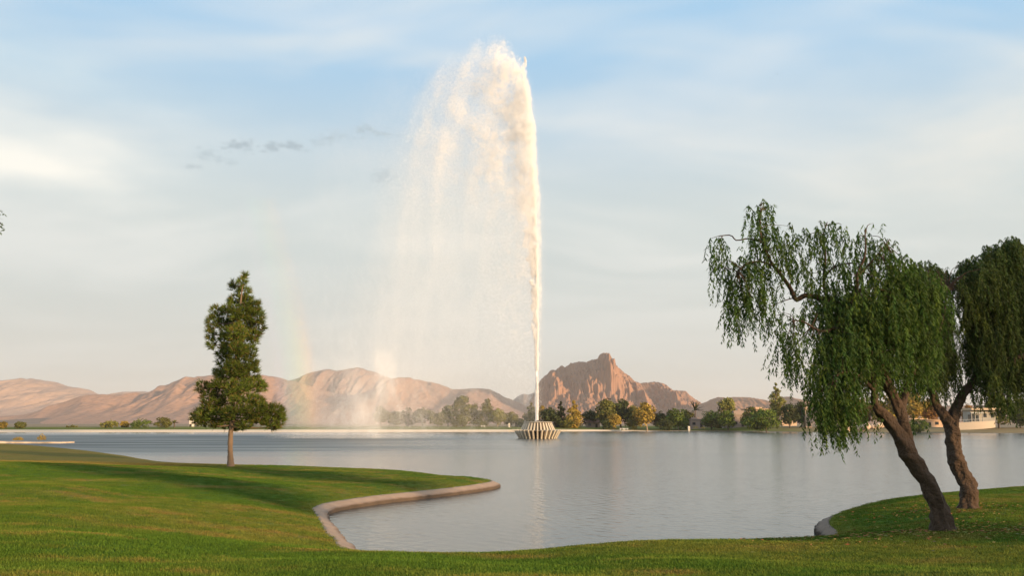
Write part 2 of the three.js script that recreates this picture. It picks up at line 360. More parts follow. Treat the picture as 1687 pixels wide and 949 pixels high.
// ------------------------------------------------------------------ water
const farShore = [[-2200, -120], [-900, -250], [-430, -345], [-211, -384], [-90, -392], [0, -405], [40, -432], [75, -442], [100, -430], [112, -400], [128, -378], [150, -362], [175, -345], [205, -322], [260, -290], [420, -210], [900, 0], [2200, 300]];
const farShoreZ = (x) => curve(farShore, x);
{
  const S = 1024, TILE = 19;
  reseed(5);
  const waves = [];
  for (let i = 0; i < 90; i++) {
    const k = Math.round(24 * Math.pow(10, rnd())), a = gauss() * 0.75 + 0.5, kx = Math.round(k * Math.cos(a)), ky = Math.round(k * Math.sin(a));
    if (kx || ky) waves.push([kx, ky, rnd() * 6.283, 1 / Math.pow(Math.hypot(kx, ky), 0.75)]);
  }
  const sx = new Float32Array(S * S), sy = new Float32Array(S * S);
  let rms = 0;
  for (const [kx, ky, ph, amp] of waves) {
    const cx = new Float32Array(S), sxv = new Float32Array(S), cy = new Float32Array(S), syv = new Float32Array(S);
    for (let i = 0; i < S; i++) { const u = (2 * Math.PI * kx * i) / S, v = (2 * Math.PI * ky * i) / S + ph; cx[i] = Math.cos(u); sxv[i] = Math.sin(u); cy[i] = Math.cos(v); syv[i] = Math.sin(v); }
    const n = Math.hypot(kx, ky), gx = (amp * kx) / n, gy = (amp * ky) / n;
    for (let y = 0; y < S; y++) for (let x = 0; x < S; x++) { const c = cx[x] * cy[y] - sxv[x] * syv[y]; sx[y * S + x] += gx * c; sy[y * S + x] += gy * c; }
  }
  for (let i = 0; i < S * S; i++) rms += sx[i] ** 2 + sy[i] ** 2;
  rms = Math.sqrt(rms / (S * S));
  const d = new Uint8Array(S * S * 4);
  for (let i = 0; i < S * S; i++) {
    const a = (sx[i] / rms) * 0.3, b = (sy[i] / rms) * 0.3, n = 1 / Math.hypot(a, b, 1);
    d[i * 4] = 127.5 - a * n * 127.5; d[i * 4 + 1] = 127.5 - b * n * 127.5; d[i * 4 + 2] = 127.5 + n * 127.5; d[i * 4 + 3] = 255;
  }
  const ripple = new THREE.DataTexture(d, S, S);
  ripple.wrapS = ripple.wrapT = THREE.RepeatWrapping; ripple.magFilter = THREE.LinearFilter; ripple.needsUpdate = true;
  // gusts ruffle some stretches of the lake more than others
  const gust = makeTexture(512, (u, v) => {
    const X = (u - 0.5) * 900, Z = -v * 460;
    let r = 0.165 + 0.05 * fbm(X * 0.012, Z * 0.05, 3.3, 4) * smooth(-50, -150, Z);
    r += 0.42 * smooth(135, 60, Math.abs(X + 120)) * smooth(-85, -140, Z) * smooth(-340, -250, Z) * (0.7 + 0.8 * fbm(X * 0.03, Z * 0.12, 8, 3));
    return [r, r, r];
  });
  gust.wrapS = gust.wrapT = THREE.ClampToEdgeWrapping; gust.channel = 1;
  const g = new THREE.PlaneGeometry(4400, 900, 60, 60);
  g.rotateX(-Math.PI / 2); g.translate(0, 0, -370);
  const p = g.attributes.position, uv = new Float32Array(p.count * 2), uv1 = new Float32Array(p.count * 2);
  for (let i = 0; i < p.count; i++) { uv[i * 2] = p.getX(i) / TILE; uv[i * 2 + 1] = -p.getZ(i) / TILE; uv1[i * 2] = p.getX(i) / 900 + 0.5; uv1[i * 2 + 1] = -p.getZ(i) / 460; }
  g.setAttribute('uv', new THREE.BufferAttribute(uv, 2)); g.setAttribute('uv1', new THREE.BufferAttribute(uv1, 2));
  const water = add('lake', g, new THREE.MeshPhysicalMaterial({ color: rgb(0.06, 0.07, 0.062), roughness: 1, roughnessMap: gust, normalMap: ripple, normalScale: new THREE.Vector2(0.08, 0.08), ior: 1.33, specularIntensity: 1 }));
  tag(water, 'calm grey blue lake with fine ripples', null, null, 'structure');
}

// ------------------------------------------------------------------ far bank and desert beyond
function strip(xs, rows, color) {   // rows: functions x -> [z, y]
  const pos = [], uv = [], col = [], idx = [], m = rows.length;
  for (const x of xs) rows.forEach((f, k) => { const [z, y] = f(x); pos.push(x, y, z); uv.push(x / 4, k); col.push(...color(x, z, k)); });
  for (let i = 0; i < xs.length - 1; i++) for (let k = 0; k < m - 1; k++) { const a = i * m + k, b = a + m; idx.push(a, b, a + 1, a + 1, b, b + 1); }
  const g = new THREE.BufferGeometry();
  g.setAttribute('position', new THREE.Float32BufferAttribute(pos, 3)); g.setAttribute('uv', new THREE.Float32BufferAttribute(uv, 2)); g.setAttribute('color', new THREE.Float32BufferAttribute(col, 3)); g.setIndex(idx);
  g.computeVertexNormals();
  return g;
}
const farXs = []; for (let x = -2200; x < -300; x += 60) farXs.push(x); for (let x = -300; x < 420; x += 2.5) farXs.push(x); for (let x = 420; x <= 2200; x += 60) farXs.push(x);
const bankLift = (x) => curve([[-300, 1.0], [0, 0.95], [40, 0.75], [70, 0.25], [100, 0.2], [2200, 0.2]], x);   // how high the pale edge stands
const bankTop = (x) => curve([[-300, 2.0], [-100, 2.05], [0, 2.2], [60, 2.2], [110, 2.35], [150, 2.0], [220, 2.0], [2200, 2.2]], x);
{
  const pale = [(x) => [farShoreZ(x) + 0.3, -0.6], (x) => [farShoreZ(x), 0.08], (x) => [farShoreZ(x) - 2.2, bankLift(x)], (x) => [farShoreZ(x) - 3.4, bankLift(x) + 0.02]];
  const g = strip(farXs, pale, (x, z, k) => { const n = 1 + 0.18 * fbm(x * 0.08, k, 4, 3), right = smooth(55, 95, x); return [lerp(0.60, 0.24, right) * n, lerp(0.50, 0.18, right) * n, lerp(0.37, 0.10, right) * n]; });
  tag(add('shore_edging', g, std({ vertexColors: true, side: THREE.DoubleSide })), 'pale concrete strip along the far shore of the lake', null, null, 'structure');
  const land = [(x) => [farShoreZ(x) - 3.3, bankLift(x) - 0.05]];
  for (let k = 1; k <= 8; k++) land.push((x) => { const t = k / 8, z = farShoreZ(x) - 3.3 - 45 * t; return [z, lerp(bankLift(x), bankTop(x), Math.pow(t, 0.7)) + 0.25 * t * fbm(x * 0.03, z * 0.05, 3, 3)]; });
  const lawnFar = strip(farXs, land, (x, z, k) => {
    const n = fbm(x * 0.05, z * 0.12, 9.1, 4), dirt = clamp(smooth(105, 135, x) + 0.9 * smooth(0.15, 0.5, n));
    const green = [0.15, 0.16, 0.032], tan = [0.33, 0.225, 0.12];
    return [0, 1, 2].map((c) => lerp(green[c], tan[c], dirt * 0.8) * (1 + 0.3 * n));
  });
  tag(add('far_lawn', lawnFar, matte({ vertexColors: true, side: THREE.DoubleSide, roughness: 1 })), 'olive grass bank on the far side of the lake', null, null, 'structure');
  const far = [(x) => [farShoreZ(x) - 48, bankTop(x) - 0.05]];
  for (const [d, y] of [[90, 2.3], [200, 2.4], [500, 2.6], [1200, 2.8], [2400, 3], [6000, 3], [14000, 3]]) far.push((x) => [farShoreZ(x) - 48 - d, y]);
  const xs = []; for (let x = -9000; x < -2200; x += 200) xs.push(x); xs.push(...farXs); for (let x = 2400; x <= 9000; x += 200) xs.push(x);
  const desert = strip(xs, far, (x, z, k) => { const n = 1 + 0.3 * fbm(x * 0.004, z * 0.01, 3, 3); return [0.30 * n, 0.225 * n, 0.14 * n]; });
  tag(add('desert_ground', desert, matte({ vertexColors: true, side: THREE.DoubleSide, roughness: 1 })), 'dry desert ground running back to the mountains', null, null, 'structure');
}
const groundAt = (x, z) => { const d = farShoreZ(x) - 3.3 - z, t = clamp(d / 45); return lerp(bankLift(x), bankTop(x), Math.pow(t, 0.7)); };

// ------------------------------------------------------------------ mountains
const mountainMat = matte({ vertexColors: true, roughness: 1 });
function mountain(label, crest, D, depth, o) {
  const x0 = crest[0][0], x1 = crest[crest.length - 1][0], nu = Math.ceil((x1 - x0) / (o.step ?? 1.6)), nf = o.rows ?? 90, nb = 14, pos = [], col = [], idx = [], S = D / 1500;
  const rows = nf + nb + 1, sd = o.seed ?? 0;
  for (let i = 0; i <= nu; i++) {
    const px = lerp(x0, x1, i / nu), top = at(px, curve(crest, px), D), H = top.y;
    const rough = (o.crag ?? 0.5) * S * (fbm(px * 0.16, sd, 1.1, 4) + 0.6 * fbm(px * 0.5, sd + 4, 2.1, 3)) * 3;
    for (let j = 0; j < rows; j++) {
      const back = j < nb, v = back ? (nb - j) / nb : (j - nb) / nf;
      const w = back ? -depth * 0.5 * v : depth * v, X = top.x * (1 - (o.fan ?? 0) * v * 0), Z = -(D - w);
      let prof = back ? 1 - v * v * 0.95 : curve(o.profile ?? [[0, 1], [0.15, 0.8], [0.4, 0.42], [0.7, 0.16], [1, 0.0]], v);
      if (!back) {
        let bulge = 0;
        for (const [p0, p1, wl, wr, amt, vEnd] of o.ridges ?? []) { const q = px - lerp(p0, p1, v) - 3 * fbm(v * 9, sd, 2, 3), e = q < 0 ? -q / wl : q / wr; bulge = Math.max(bulge, amt * (o.sharp ? Math.max(0, 1 - e) : Math.exp(-Math.pow(e, 1.3))) * (1 - smooth(vEnd * 0.6, vEnd, v))); }
        prof = lerp(prof, curve(o.profile ?? [[0, 1], [0.15, 0.8], [0.4, 0.42], [0.7, 0.16], [1, 0.0]], v * (1 - bulge)), 1);
      }
      // spurs and gullies run down the slope
      const warp = 18 * fbm(px * 0.02 + sd, v * 2.2, 7.7, 3), lanes = px + warp + v * (o.slant ?? 20);
      const big = ridged(lanes / (o.spur ?? 46), v * 0.8 + sd, 2.2 + sd, 3), small = ridged(lanes / 11, v * (o.blocky ?? 4.5), 5.1 + sd, 4), fine = fbm(px * 0.22, v * 26, sd + 3, 4);
      const env = back ? 0.3 : Math.sin(Math.PI * Math.pow(clamp(v), 0.62)) ;
      const h = Math.max(0, H * prof) + H * env * ((o.big ?? 0.2) * (big - 0.25) + (o.small ?? 0.05) * small + (o.fine ?? 0.02) * fine) + (v < 0.5 ? rough * (1 - v * 2) : 0);
      pos.push(X, Math.max(h, back ? -20 : -4 - 8 * v), Z);
      const n = fbm(px * 0.09, v * 8, sd + 9, 4), scrub = smooth(0.02, 0.4, fbm(px * 0.5, v * 34, sd + 13, 3) + 0.25 * n), strata = o.strata ? 0.5 + 0.5 * Math.sin(h / (S * 2.6) + 3 * n) : 0.5;
      const rock = o.rock, dark = o.dark;
      const k = clamp((o.scrub ?? 0.4) * scrub + 0.15 * n);
      for (let c = 0; c < 3; c++) col.push(lerp(rock[c], dark[c], k) * (1 + 0.25 * n + (o.strata ?? 0) * (strata - 0.5)));
    }
  }
  for (let i = 0; i < nu; i++) for (let j = 0; j < rows - 1; j++) { const a = i * rows + j, b = a + rows; idx.push(a, a + 1, b, a + 1, b + 1, b); }
  const g = new THREE.BufferGeometry();
  g.setAttribute('position', new THREE.Float32BufferAttribute(pos, 3)); g.setAttribute('color', new THREE.Float32BufferAttribute(col, 3)); g.setIndex(idx);
  g.computeVertexNormals();
  tag(add('mountain', g, mountainMat), label, null, null, 'structure');
}
const ROCK = [0.46, 0.29, 0.195], SCRUB = [0.20, 0.155, 0.105];
mountain('pale far mountain range at the left edge of the lake view', [[-420, 650], [-200, 640], [-60, 642], [0, 632], [20, 628], [45, 626], [75, 630], [100, 637], [125, 640], [140, 648], [165, 653], [200, 650], [235, 646], [262, 648], [290, 655], [330, 660], [380, 668], [470, 690]], 5400, 1500, { rock: [0.37, 0.26, 0.205], dark: [0.17, 0.13, 0.11], scrub: 0.6, seed: 1, big: 0.24, small: 0.07, strata: 0.1, crag: 0.3 });
mountain('small distant pointed peak behind the left ridge', [[240, 668], [258, 654], [272, 646], [300, 632], [316, 640], [345, 656], [380, 670]], 4700, 700, { rock: ROCK, dark: SCRUB, seed: 2, big: 0.14, crag: 0.2, rows: 50 });
mountain('long smooth pink mountain ridge behind the pine and the spray', [[112, 706], [132, 700], [165, 682], [200, 668], [245, 656], [300, 645], [322, 634], [345, 622], [390, 618], [440, 622], [462, 625], [485, 631], [515, 641], [548, 650], [588, 650], [622, 640], [650, 629], [665, 625], [690, 626], [720, 634], [745, 642], [780, 641], [810, 644], [830, 655], [865, 669], [900, 682], [940, 692], [970, 699]], 3800, 1300, { rock: [0.37, 0.225, 0.16], dark: [0.14, 0.10, 0.075], seed: 3, big: 0.3, small: 0.035, fine: 0.03, spur: 90, slant: -90, scrub: 0.7, crag: 0.42, ridges: [[345, 190, 26, 60, 0.55, 0.9], [440, 300, 20, 70, 0.35, 0.7], [690, 640, 30, 60, 0.4, 0.8], [790, 770, 30, 50, 0.4, 0.8]] });
mountain('dark mauve ridge showing above the pink ridge behind the spray', [[430, 650], [470, 632], [492, 625], [502, 619], [510, 614], [530, 610], [545, 612], [560, 611], [575, 608], [590, 607], [612, 612], [635, 622], [660, 636], [700, 660], [730, 680]], 4700, 800, { rock: [0.27, 0.18, 0.145], dark: [0.12, 0.09, 0.075], seed: 8, big: 0.2, small: 0.06, crag: 0.5, scrub: 0.6, rows: 60 });
mountain('low dark foothill by the far shore at left', [[-260, 696], [-120, 691], [0, 693], [40, 691], [70, 689], [100, 692], [118, 696], [140, 701]], 2700, 500, { rock: [0.17, 0.14, 0.115], dark: [0.10, 0.09, 0.075], seed: 4, big: 0.1, crag: 0.12, rows: 40 });
mountain('grey foothill at the left foot of the craggy mountain', [[822, 676], [835, 668], [848, 657], [862, 649], [872, 651], [882, 646], [900, 650], [930, 668], [960, 690]], 4300, 700, { rock: [0.30, 0.24, 0.20], dark: [0.17, 0.14, 0.12], seed: 5, big: 0.16, crag: 0.5, rows: 50 });
mountain('craggy red mountain with a square summit knob right of the fountain', [[838, 700], [868, 672], [878, 654], [886, 634], [893, 624], [901, 618], [908, 612], [916, 611], [921, 606], [926, 602], [931, 606], [940, 600], [955, 597], [966, 597], [975, 593], [985, 592], [989, 587], [992, 584], [1002, 585], [1004, 590], [1006, 596], [1015, 604], [1024, 611], [1032, 617], [1042, 626], [1055, 632], [1075, 630], [1085, 630], [1095, 633], [1105, 642], [1118, 644], [1130, 645], [1138, 652], [1145, 658], [1160, 668], [1190, 684], [1230, 696]], 3500, 1000, { rock: [0.32, 0.18, 0.12], dark: [0.10, 0.07, 0.055], seed: 6, big: 0.10, small: 0.07, fine: 0.11, blocky: 16, spur: 44, slant: 60, scrub: 0.5, crag: 1.0, step: 0.9, rows: 150, profile: [[0, 1], [0.05, 0.82], [0.12, 0.62], [0.22, 0.42], [0.34, 0.28], [0.55, 0.15], [1, 0]], sharp: 1, ridges: [[995, 985, 92, 75, 0.8, 0.42], [908, 922, 30, 22, 0.72, 0.4], [1088, 1080, 40, 50, 0.6, 0.6], [1035, 1040, 16, 40, 0.62, 0.6]] });
mountain('low orange hills on the right behind the far houses', [[1090, 699], [1130, 680], [1160, 666], [1185, 656], [1200, 656], [1215, 655], [1245, 658], [1265, 664], [1278, 659], [1290, 655], [1320, 660], [1360, 668], [1420, 665], [1500, 672], [1600, 668], [1687, 672], [1800, 670], [1950, 690]], 2900, 700, { rock: [0.37, 0.21, 0.13], dark: [0.14, 0.09, 0.06], seed: 7, big: 0.24, small: 0.08, fine: 0.06, crag: 0.5, rows: 70 });

// ------------------------------------------------------------------ fountain basin
const F = onPlane(886, 722.3);   // centre of the basin on the water
{
  const M = -F.z / FOCAL;
  const f = base('fountain', F, 'round concrete fountain basin of slanting fins standing in the lake', 'fountain');
  const fin = (prof, thick) => { // outline in (radius, height), given thickness
    const s = new THREE.Shape(prof.map((p) => new THREE.Vector2(p[0], p[1]))), g = new THREE.ExtrudeGeometry(s, { depth: thick, bevelEnabled: true, bevelThickness: 0.02, bevelSize: 0.02, bevelSegments: 1 });
    g.translate(0, 0, -thick / 2);
    return g;
  };
  const lowR = 38 * M, rimY = 13.6 * M, topY = 25.2 * M;
  const lower = fin([[30.5 * M, -0.4], [31.5 * M, 0.15 * M * 10], [lowR, rimY - 1.2 * M], [lowR + 0.6 * M, rimY], [26 * M, rimY], [25 * M, -0.4]], 0.3);
  const upper = fin([[28.5 * M, rimY], [22.5 * M, topY], [18.5 * M, topY], [22 * M, rimY]], 0.28);
  const n = 30;
  for (let i = 0; i < n; i++) {
    const a = ((i + 0.3) / n) * Math.PI * 2;
    add('lower_fin', lower, concrete, f).rotation.y = a;
    add('upper_fin', upper, concrete, f).rotation.y = a;
  }
  add('core', new THREE.LatheGeometry([[0, -0.5], [26 * M, -0.5], [26 * M, 1], [29 * M, rimY - 2.2 * M], [24 * M, rimY - 1.0 * M], [17 * M, topY - 1.2 * M], [0, topY - 1.2 * M]].map((p) => new THREE.Vector2(p[0], p[1])), 48), shadeAndDarkPart, f);  // dark colour paints the shade in the gaps between fins
  const rim = new THREE.LatheGeometry([[22 * M, rimY - 1.2 * M], [34.5 * M, rimY - 1.2 * M], [34.5 * M, rimY - 0.3 * M], [22 * M, rimY - 0.3 * M], [22 * M, rimY - 1.2 * M]].map((p) => new THREE.Vector2(p[0], p[1])), 60);
  add('rim', rim, concrete, f);
  const cap = new THREE.LatheGeometry([[4 * M, topY + 0.02], [23 * M, topY + 0.02], [23 * M, topY + 0.28], [4 * M, topY + 0.28], [4 * M, topY + 0.02]].map((p) => new THREE.Vector2(p[0], p[1])), 48);
  add('top_ring', cap, concrete, f);
  add('nozzle', new THREE.CylinderGeometry(0.5, 0.9, 1.6, 16).translate(0, topY - 0.2, 0), shadeAndDarkPart, f);
  for (const s of [-1, 1]) add('ledge', new THREE.BoxGeometry(16 * M, 1.5 * M, 3.2).translate(s * 39.5 * M, rimY - 0.9 * M, 0), concrete, f);
}

// ------------------------------------------------------------------ the jet, the veil blown off it, the landing spray
const FD = -F.z, dropMat = matte({ color: rgb(0.98, 0.98, 0.98) });
const jetX = (y) => curve([[60, 853], [100, 867], [130, 866], [160, 868], [200, 872], [260, 877], [320, 881], [400, 884], [480, 885.5], [560, 885.5], [620, 885.5], [700, 885.5]], y);   // right edge region of the column, by picture row
const jetW = (y) => curve([[95, 1], [130, 6], [200, 9], [300, 8], [400, 6], [500, 5], [600, 3.6], [700, 2.6]], y);
function puff(n, spread, radius) {   // a small cluster of droplets
  const one = new THREE.TetrahedronGeometry(1.35, 0), list = [];
  for (let i = 0; i < n; i++) { const s = radius * rr(0.6, 1.4); list.push(one.clone().rotateX(rnd() * 6).rotateY(rnd() * 6).scale(s, s, s).translate(gauss() * spread, gauss() * spread * 1.5, gauss() * spread)); }
  return mergeGeometries(list);
}
const PUFF = 18;
function drops(name, count, area, spread, place, color, parent = scene) {   // count clusters of droplets that together cover so many square metres
  const radius = Math.sqrt(area / (count * PUFF) / 1.85), m = new THREE.InstancedMesh(puff(PUFF, spread, radius), dropMat, count), M4 = new THREE.Matrix4(), q = new THREE.Quaternion(), up = V(0, 1, 0), c = new THREE.Color();
  for (let n = 0; n < count; ) {
    const p = place();
    if (!p) continue;
    const s = rr(0.7, 1.3) * (p[3] ?? 1);
    m.setMatrixAt(n, M4.compose(V(p[0], p[1], p[2]), q.setFromAxisAngle(up, rnd() * 6.283), V(s, s, s)));
    if (color) m.setColorAt(n, color(p, c));
    n++;
  }
  m.name = parent === scene ? numbered(name) : name;
  m.castShadow = m.receiveShadow = true;
  parent.add(m);
  return m;
}
function sampler(x0, x1, y0, y1, cell, slices, spread, f) {   // draws [px, y, z] in proportion to f
  const nx = Math.ceil((x1 - x0) / cell), ny = Math.ceil((y1 - y0) / cell), sum = new Float64Array(nx * ny * slices);
  let t = 0;
  const zOf = (k) => ((k + 0.5) / slices - 0.5) * 2 * spread;
  for (let k = 0; k < slices; k++) { const z = zOf(k), fall = Math.exp(-2.2 * (z / spread) ** 2); for (let j = 0; j < ny; j++) for (let i = 0; i < nx; i++) { t += f(x0 + (i + 0.5) * cell, y0 + (j + 0.5) * cell, z) * fall; sum[(k * ny + j) * nx + i] = t; } }
  const pick = () => {
    const r = rnd() * t; let a = 0, b = sum.length - 1;
    while (a < b) { const m = (a + b) >> 1; if (sum[m] < r) a = m + 1; else b = m; }
    const i = a % nx, j = Math.floor(a / nx) % ny, k = Math.floor(a / nx / ny);
    return [x0 + (i + rnd() * 1.4 - 0.2) * cell, y0 + (j + rnd() * 1.4 - 0.2) * cell, zOf(k) + (rnd() - 0.5) * 2 * spread / slices];
  };
  let norm = 0; for (let k = 0; k < slices; k++) norm += Math.exp(-2.2 * (zOf(k) / spread) ** 2);
  pick.area = (t / norm) * cell * cell * (FD / FOCAL) ** 2;   // square metres that the drops cover
  return pick;
}
{
  reseed(101);
  const jet = base('water_jet', F, 'tall bright white column of water shooting up from the fountain basin', 'water jet');
  // solid lower column
  const pts = [];
  for (let y = 700; y >= 400; y -= 15) { const p = at(jetX(y) - jetW(y) * 0.5, y, FD).sub(F); pts.push([p.x, p.y, 0, jetW(y) * 0.5 * FD / FOCAL * curve([[400, 0.1], [460, 0.5], [540, 0.85], [700, 1]], y)]); }
  const col = add('column', limbGeometry(pts, 14, 0.16, 0.5, 3), dropMat, jet);
  const q = drops('droplets', 40000, 420, 0.09, () => {
    const y = 700 - 606 * rnd(), w = jetW(y), lump = fbm(y * 0.06, 2, 0.5, 4);
    if (rnd() < 0.8 * smooth(460, 150, y)) return null;
    const u = -Math.pow(rnd(), 2) * (1.0 + 2.0 * smooth(640, 300, y)) * w * Math.max(0.2, 1 + 1.6 * lump) + 0.12 * gauss() * w;
    const p = at(jetX(y) + u + 1.4 * lump * w * 0.3, y, FD);
    if (fbm(p.x * 1.1, p.y * 0.35, 4, 4) * 1.8 + 0.55 < rnd()) return null;
    return [p.x - F.x, p.y, gauss() * w * 0.5 * FD / FOCAL];
  }, null, jet);
  tag(q, null, null, null, 'stuff');

  // veil: optical depth by picture row and by share u of the way from the left edge to the right edge
  const left = (y) => curve([[55, 800], [75, 770], [100, 730], [150, 694], [200, 668], [250, 648], [300, 634], [350, 625], [400, 618], [450, 610], [500, 602], [560, 590], [640, 575], [716, 550]], y);
  const right = (y) => curve([[55, 842], [75, 850], [100, 857], [130, 866], [160, 870], [200, 874], [260, 879], [320, 883], [400, 886], [500, 886], [716, 884]], y);
  const streak = (u, y, z) => fbm(u * 15, y * 0.0055 + 3, 1.3 + z * 0.1, 4);
  const density = (part) => (px, y, z) => {
    const L = left(y), R = right(y) + smooth(560, 260, y) * 9 * (fbm(y * 0.028, z * 0.25, 5.5, 4) - 0.05), u = (px - L) / (R - L);
    if (u > 1.02 || y < 58) return 0;
    const edge = smooth(-0.10, 0.22, u + 0.10 * streak(u, y, 0)), b = fbm(px * 0.028 + 0.6 * fbm(px * 0.02, y * 0.02, 9, 2), y * 0.026, z * 0.12 + 2.2, 5), crisp = fbm(px * 0.15 + 2.5 * b, y * 0.09, z * 0.4 + 6, 4);
    const st = streak(u, y, z);
    const topLine = curve([[690, 125], [740, 100], [770, 82], [785, 70], [805, 70], [828, 84], [838, 98], [846, 100], [856, 104], [866, 118], [872, 145]], px);
    const lid = smooth(topLine - 14, topLine + 16, y + 55 * b + 16 * crisp);
    const nearJet = curve([[0.0, 0.12], [0.45, 0.3], [0.7, 0.62], [0.85, 1.0], [1.0, 1.3]], u);   // denser by the column
    const head = smooth(400, 130, y);
    const cau = Math.max(0.15, 0.68 + 2.3 * b);
    if (part === 0) return edge * lid * Math.max(0, head * curve([[0, 0.3], [0.2, 0.8], [0.42, 1.4], [0.62, 2.2], [0.8, 4.4], [1, 6.0]], u) * cau * lerp(1, 0.2 + 1.5 * smooth(-0.22, 0.2, crisp), smooth(0.3, 0.75, u)) * (1 + 0.9 * st) + nearJet * nearJet * 1.1 * smooth(700, 250, y) * smooth(0.5, 1.0, u) * Math.max(0, 0.5 + 1.8 * Math.max(0, b + 0.15) + st) * (0.25 + 1.5 * smooth(-0.22, 0.2, crisp)));
    let d = 0.12 + 0.36 * smooth(700, 330, y) * (0.6 + 1.8 * Math.max(0, st + 0.1));
    d += 1.6 * smooth(0.05, 0.4, st) * (0.35 + 0.65 * head) * smooth(540, 300, y) * smooth(0.02, 0.1, u) * smooth(0.62, 0.3, u);
    const halo = 0.11 * smooth(-0.75, -0.1, u) * smooth(0.5, 0, u) * smooth(70, 110, y) * smooth(420, 200, y) * (0.8 + 1.2 * b);   // thin haze drifting ahead of the plume
    return Math.max(0, d) * edge * lid + Math.max(0, halo);
  };
  const pickHead = sampler(520, 900, 56, 716, 1.5, 6, 6, density(0)), headCount = 90000;
  const cloud = drops('water_plume', headCount, pickHead.area * 0.46, 0.15, () => { const [px, y, z] = pickHead(), p = at(px, y, FD - z); return [p.x, Math.max(0.05, p.y), p.z]; });
  tag(cloud, 'billowing cream plume of broken water at the top of the jet', null, null, 'stuff');
  const pickVeil = sampler(520, 900, 56, 716, 2.5, 5, 6, density(1)), veilCount = 120000;
  const veil = drops('water_veil', veilCount, pickVeil.area * 0.5, 0.65, () => { const [px, y, z] = pickVeil(), p = at(px, y, FD - z); return [p.x, Math.max(0.05, p.y), p.z]; });
  tag(veil, 'drifting veil of spray blown left off the top of the water jet', null, null, 'stuff');

  // thin mist near the landing place and the splash plumes
  const plume = (px, y) => {
    let d = 0;
    for (const [x, yy, w, h, lean, a] of [[626, 598, 12, 22, 0.0, 0.42], [634, 612, 9, 26, 0.35, 0.3], [632, 640, 16, 30, 0.35, 0.5], [600, 680, 16, 40, -0.35, 0.42], [574, 694, 22, 20, 0, 0.45], [590, 640, 22, 60, -0.2, 0.16], [654, 660, 4, 26, -0.35, 0.3], [660, 690, 3, 30, 0, 0.22], [700, 695, 8, 24, -0.5, 0.14]]) {
      const dx = px - x + lean * (y - yy), e = (dx / w) ** 2 + ((y - yy) / h) ** 2;
      if (e < 5) d += a * Math.exp(-e) * Math.max(0, 0.7 + 1.8 * fbm(px * 0.06 + (y - yy) * 0.01, y * 0.03, 3 + x, 4));
    }
    return d;
  };
  const pickMist = sampler(430, 892, 300, 722, 2.5, 1, 5, (px, y) => {
    let d = 0.10 * smooth(430, 600, px) * smooth(885, 640, px) * smooth(300, 640, y) * (1 + 0.9 * fbm(px * 0.03, y * 0.004, 6, 3));
    d += 0.3 * smooth(440, 540, px) * smooth(760, 600, px) * smooth(560, 710, y);
    d += 0.3 * smooth(712, 719, y) * smooth(430, 500, px) * smooth(720, 640, px);
    return d * 0.62 + 1.15 * plume(px, y);
  });
  const mistCount = 50000;
  const mist = drops('spray_mist', mistCount, pickMist.area, 0.4, () => { const [px, y] = pickMist(), p = at(px, y, FD + gauss() * 3); return [p.x, Math.max(0.04, p.y), p.z]; });
  tag(mist, 'fine mist and splash where the fountain water falls back to the lake', null, null, 'stuff');

  // faint bow painted by tinting droplets in the drifting mist
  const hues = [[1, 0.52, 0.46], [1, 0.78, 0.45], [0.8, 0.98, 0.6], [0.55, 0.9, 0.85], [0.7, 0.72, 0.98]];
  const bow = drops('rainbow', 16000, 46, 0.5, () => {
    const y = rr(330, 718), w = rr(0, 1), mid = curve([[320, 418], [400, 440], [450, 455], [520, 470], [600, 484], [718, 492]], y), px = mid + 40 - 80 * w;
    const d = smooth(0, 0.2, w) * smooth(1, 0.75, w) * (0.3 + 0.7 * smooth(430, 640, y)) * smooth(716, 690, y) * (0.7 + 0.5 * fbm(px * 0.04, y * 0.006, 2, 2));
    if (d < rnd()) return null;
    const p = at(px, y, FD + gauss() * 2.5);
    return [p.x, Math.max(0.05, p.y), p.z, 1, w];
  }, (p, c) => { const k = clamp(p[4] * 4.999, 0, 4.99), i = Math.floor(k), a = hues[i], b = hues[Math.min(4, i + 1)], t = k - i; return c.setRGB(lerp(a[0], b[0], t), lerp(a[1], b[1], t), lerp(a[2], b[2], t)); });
  tag(bow, 'faint arc of spray droplets painted in spectral colours left of the fountain', null, null, 'stuff');
}

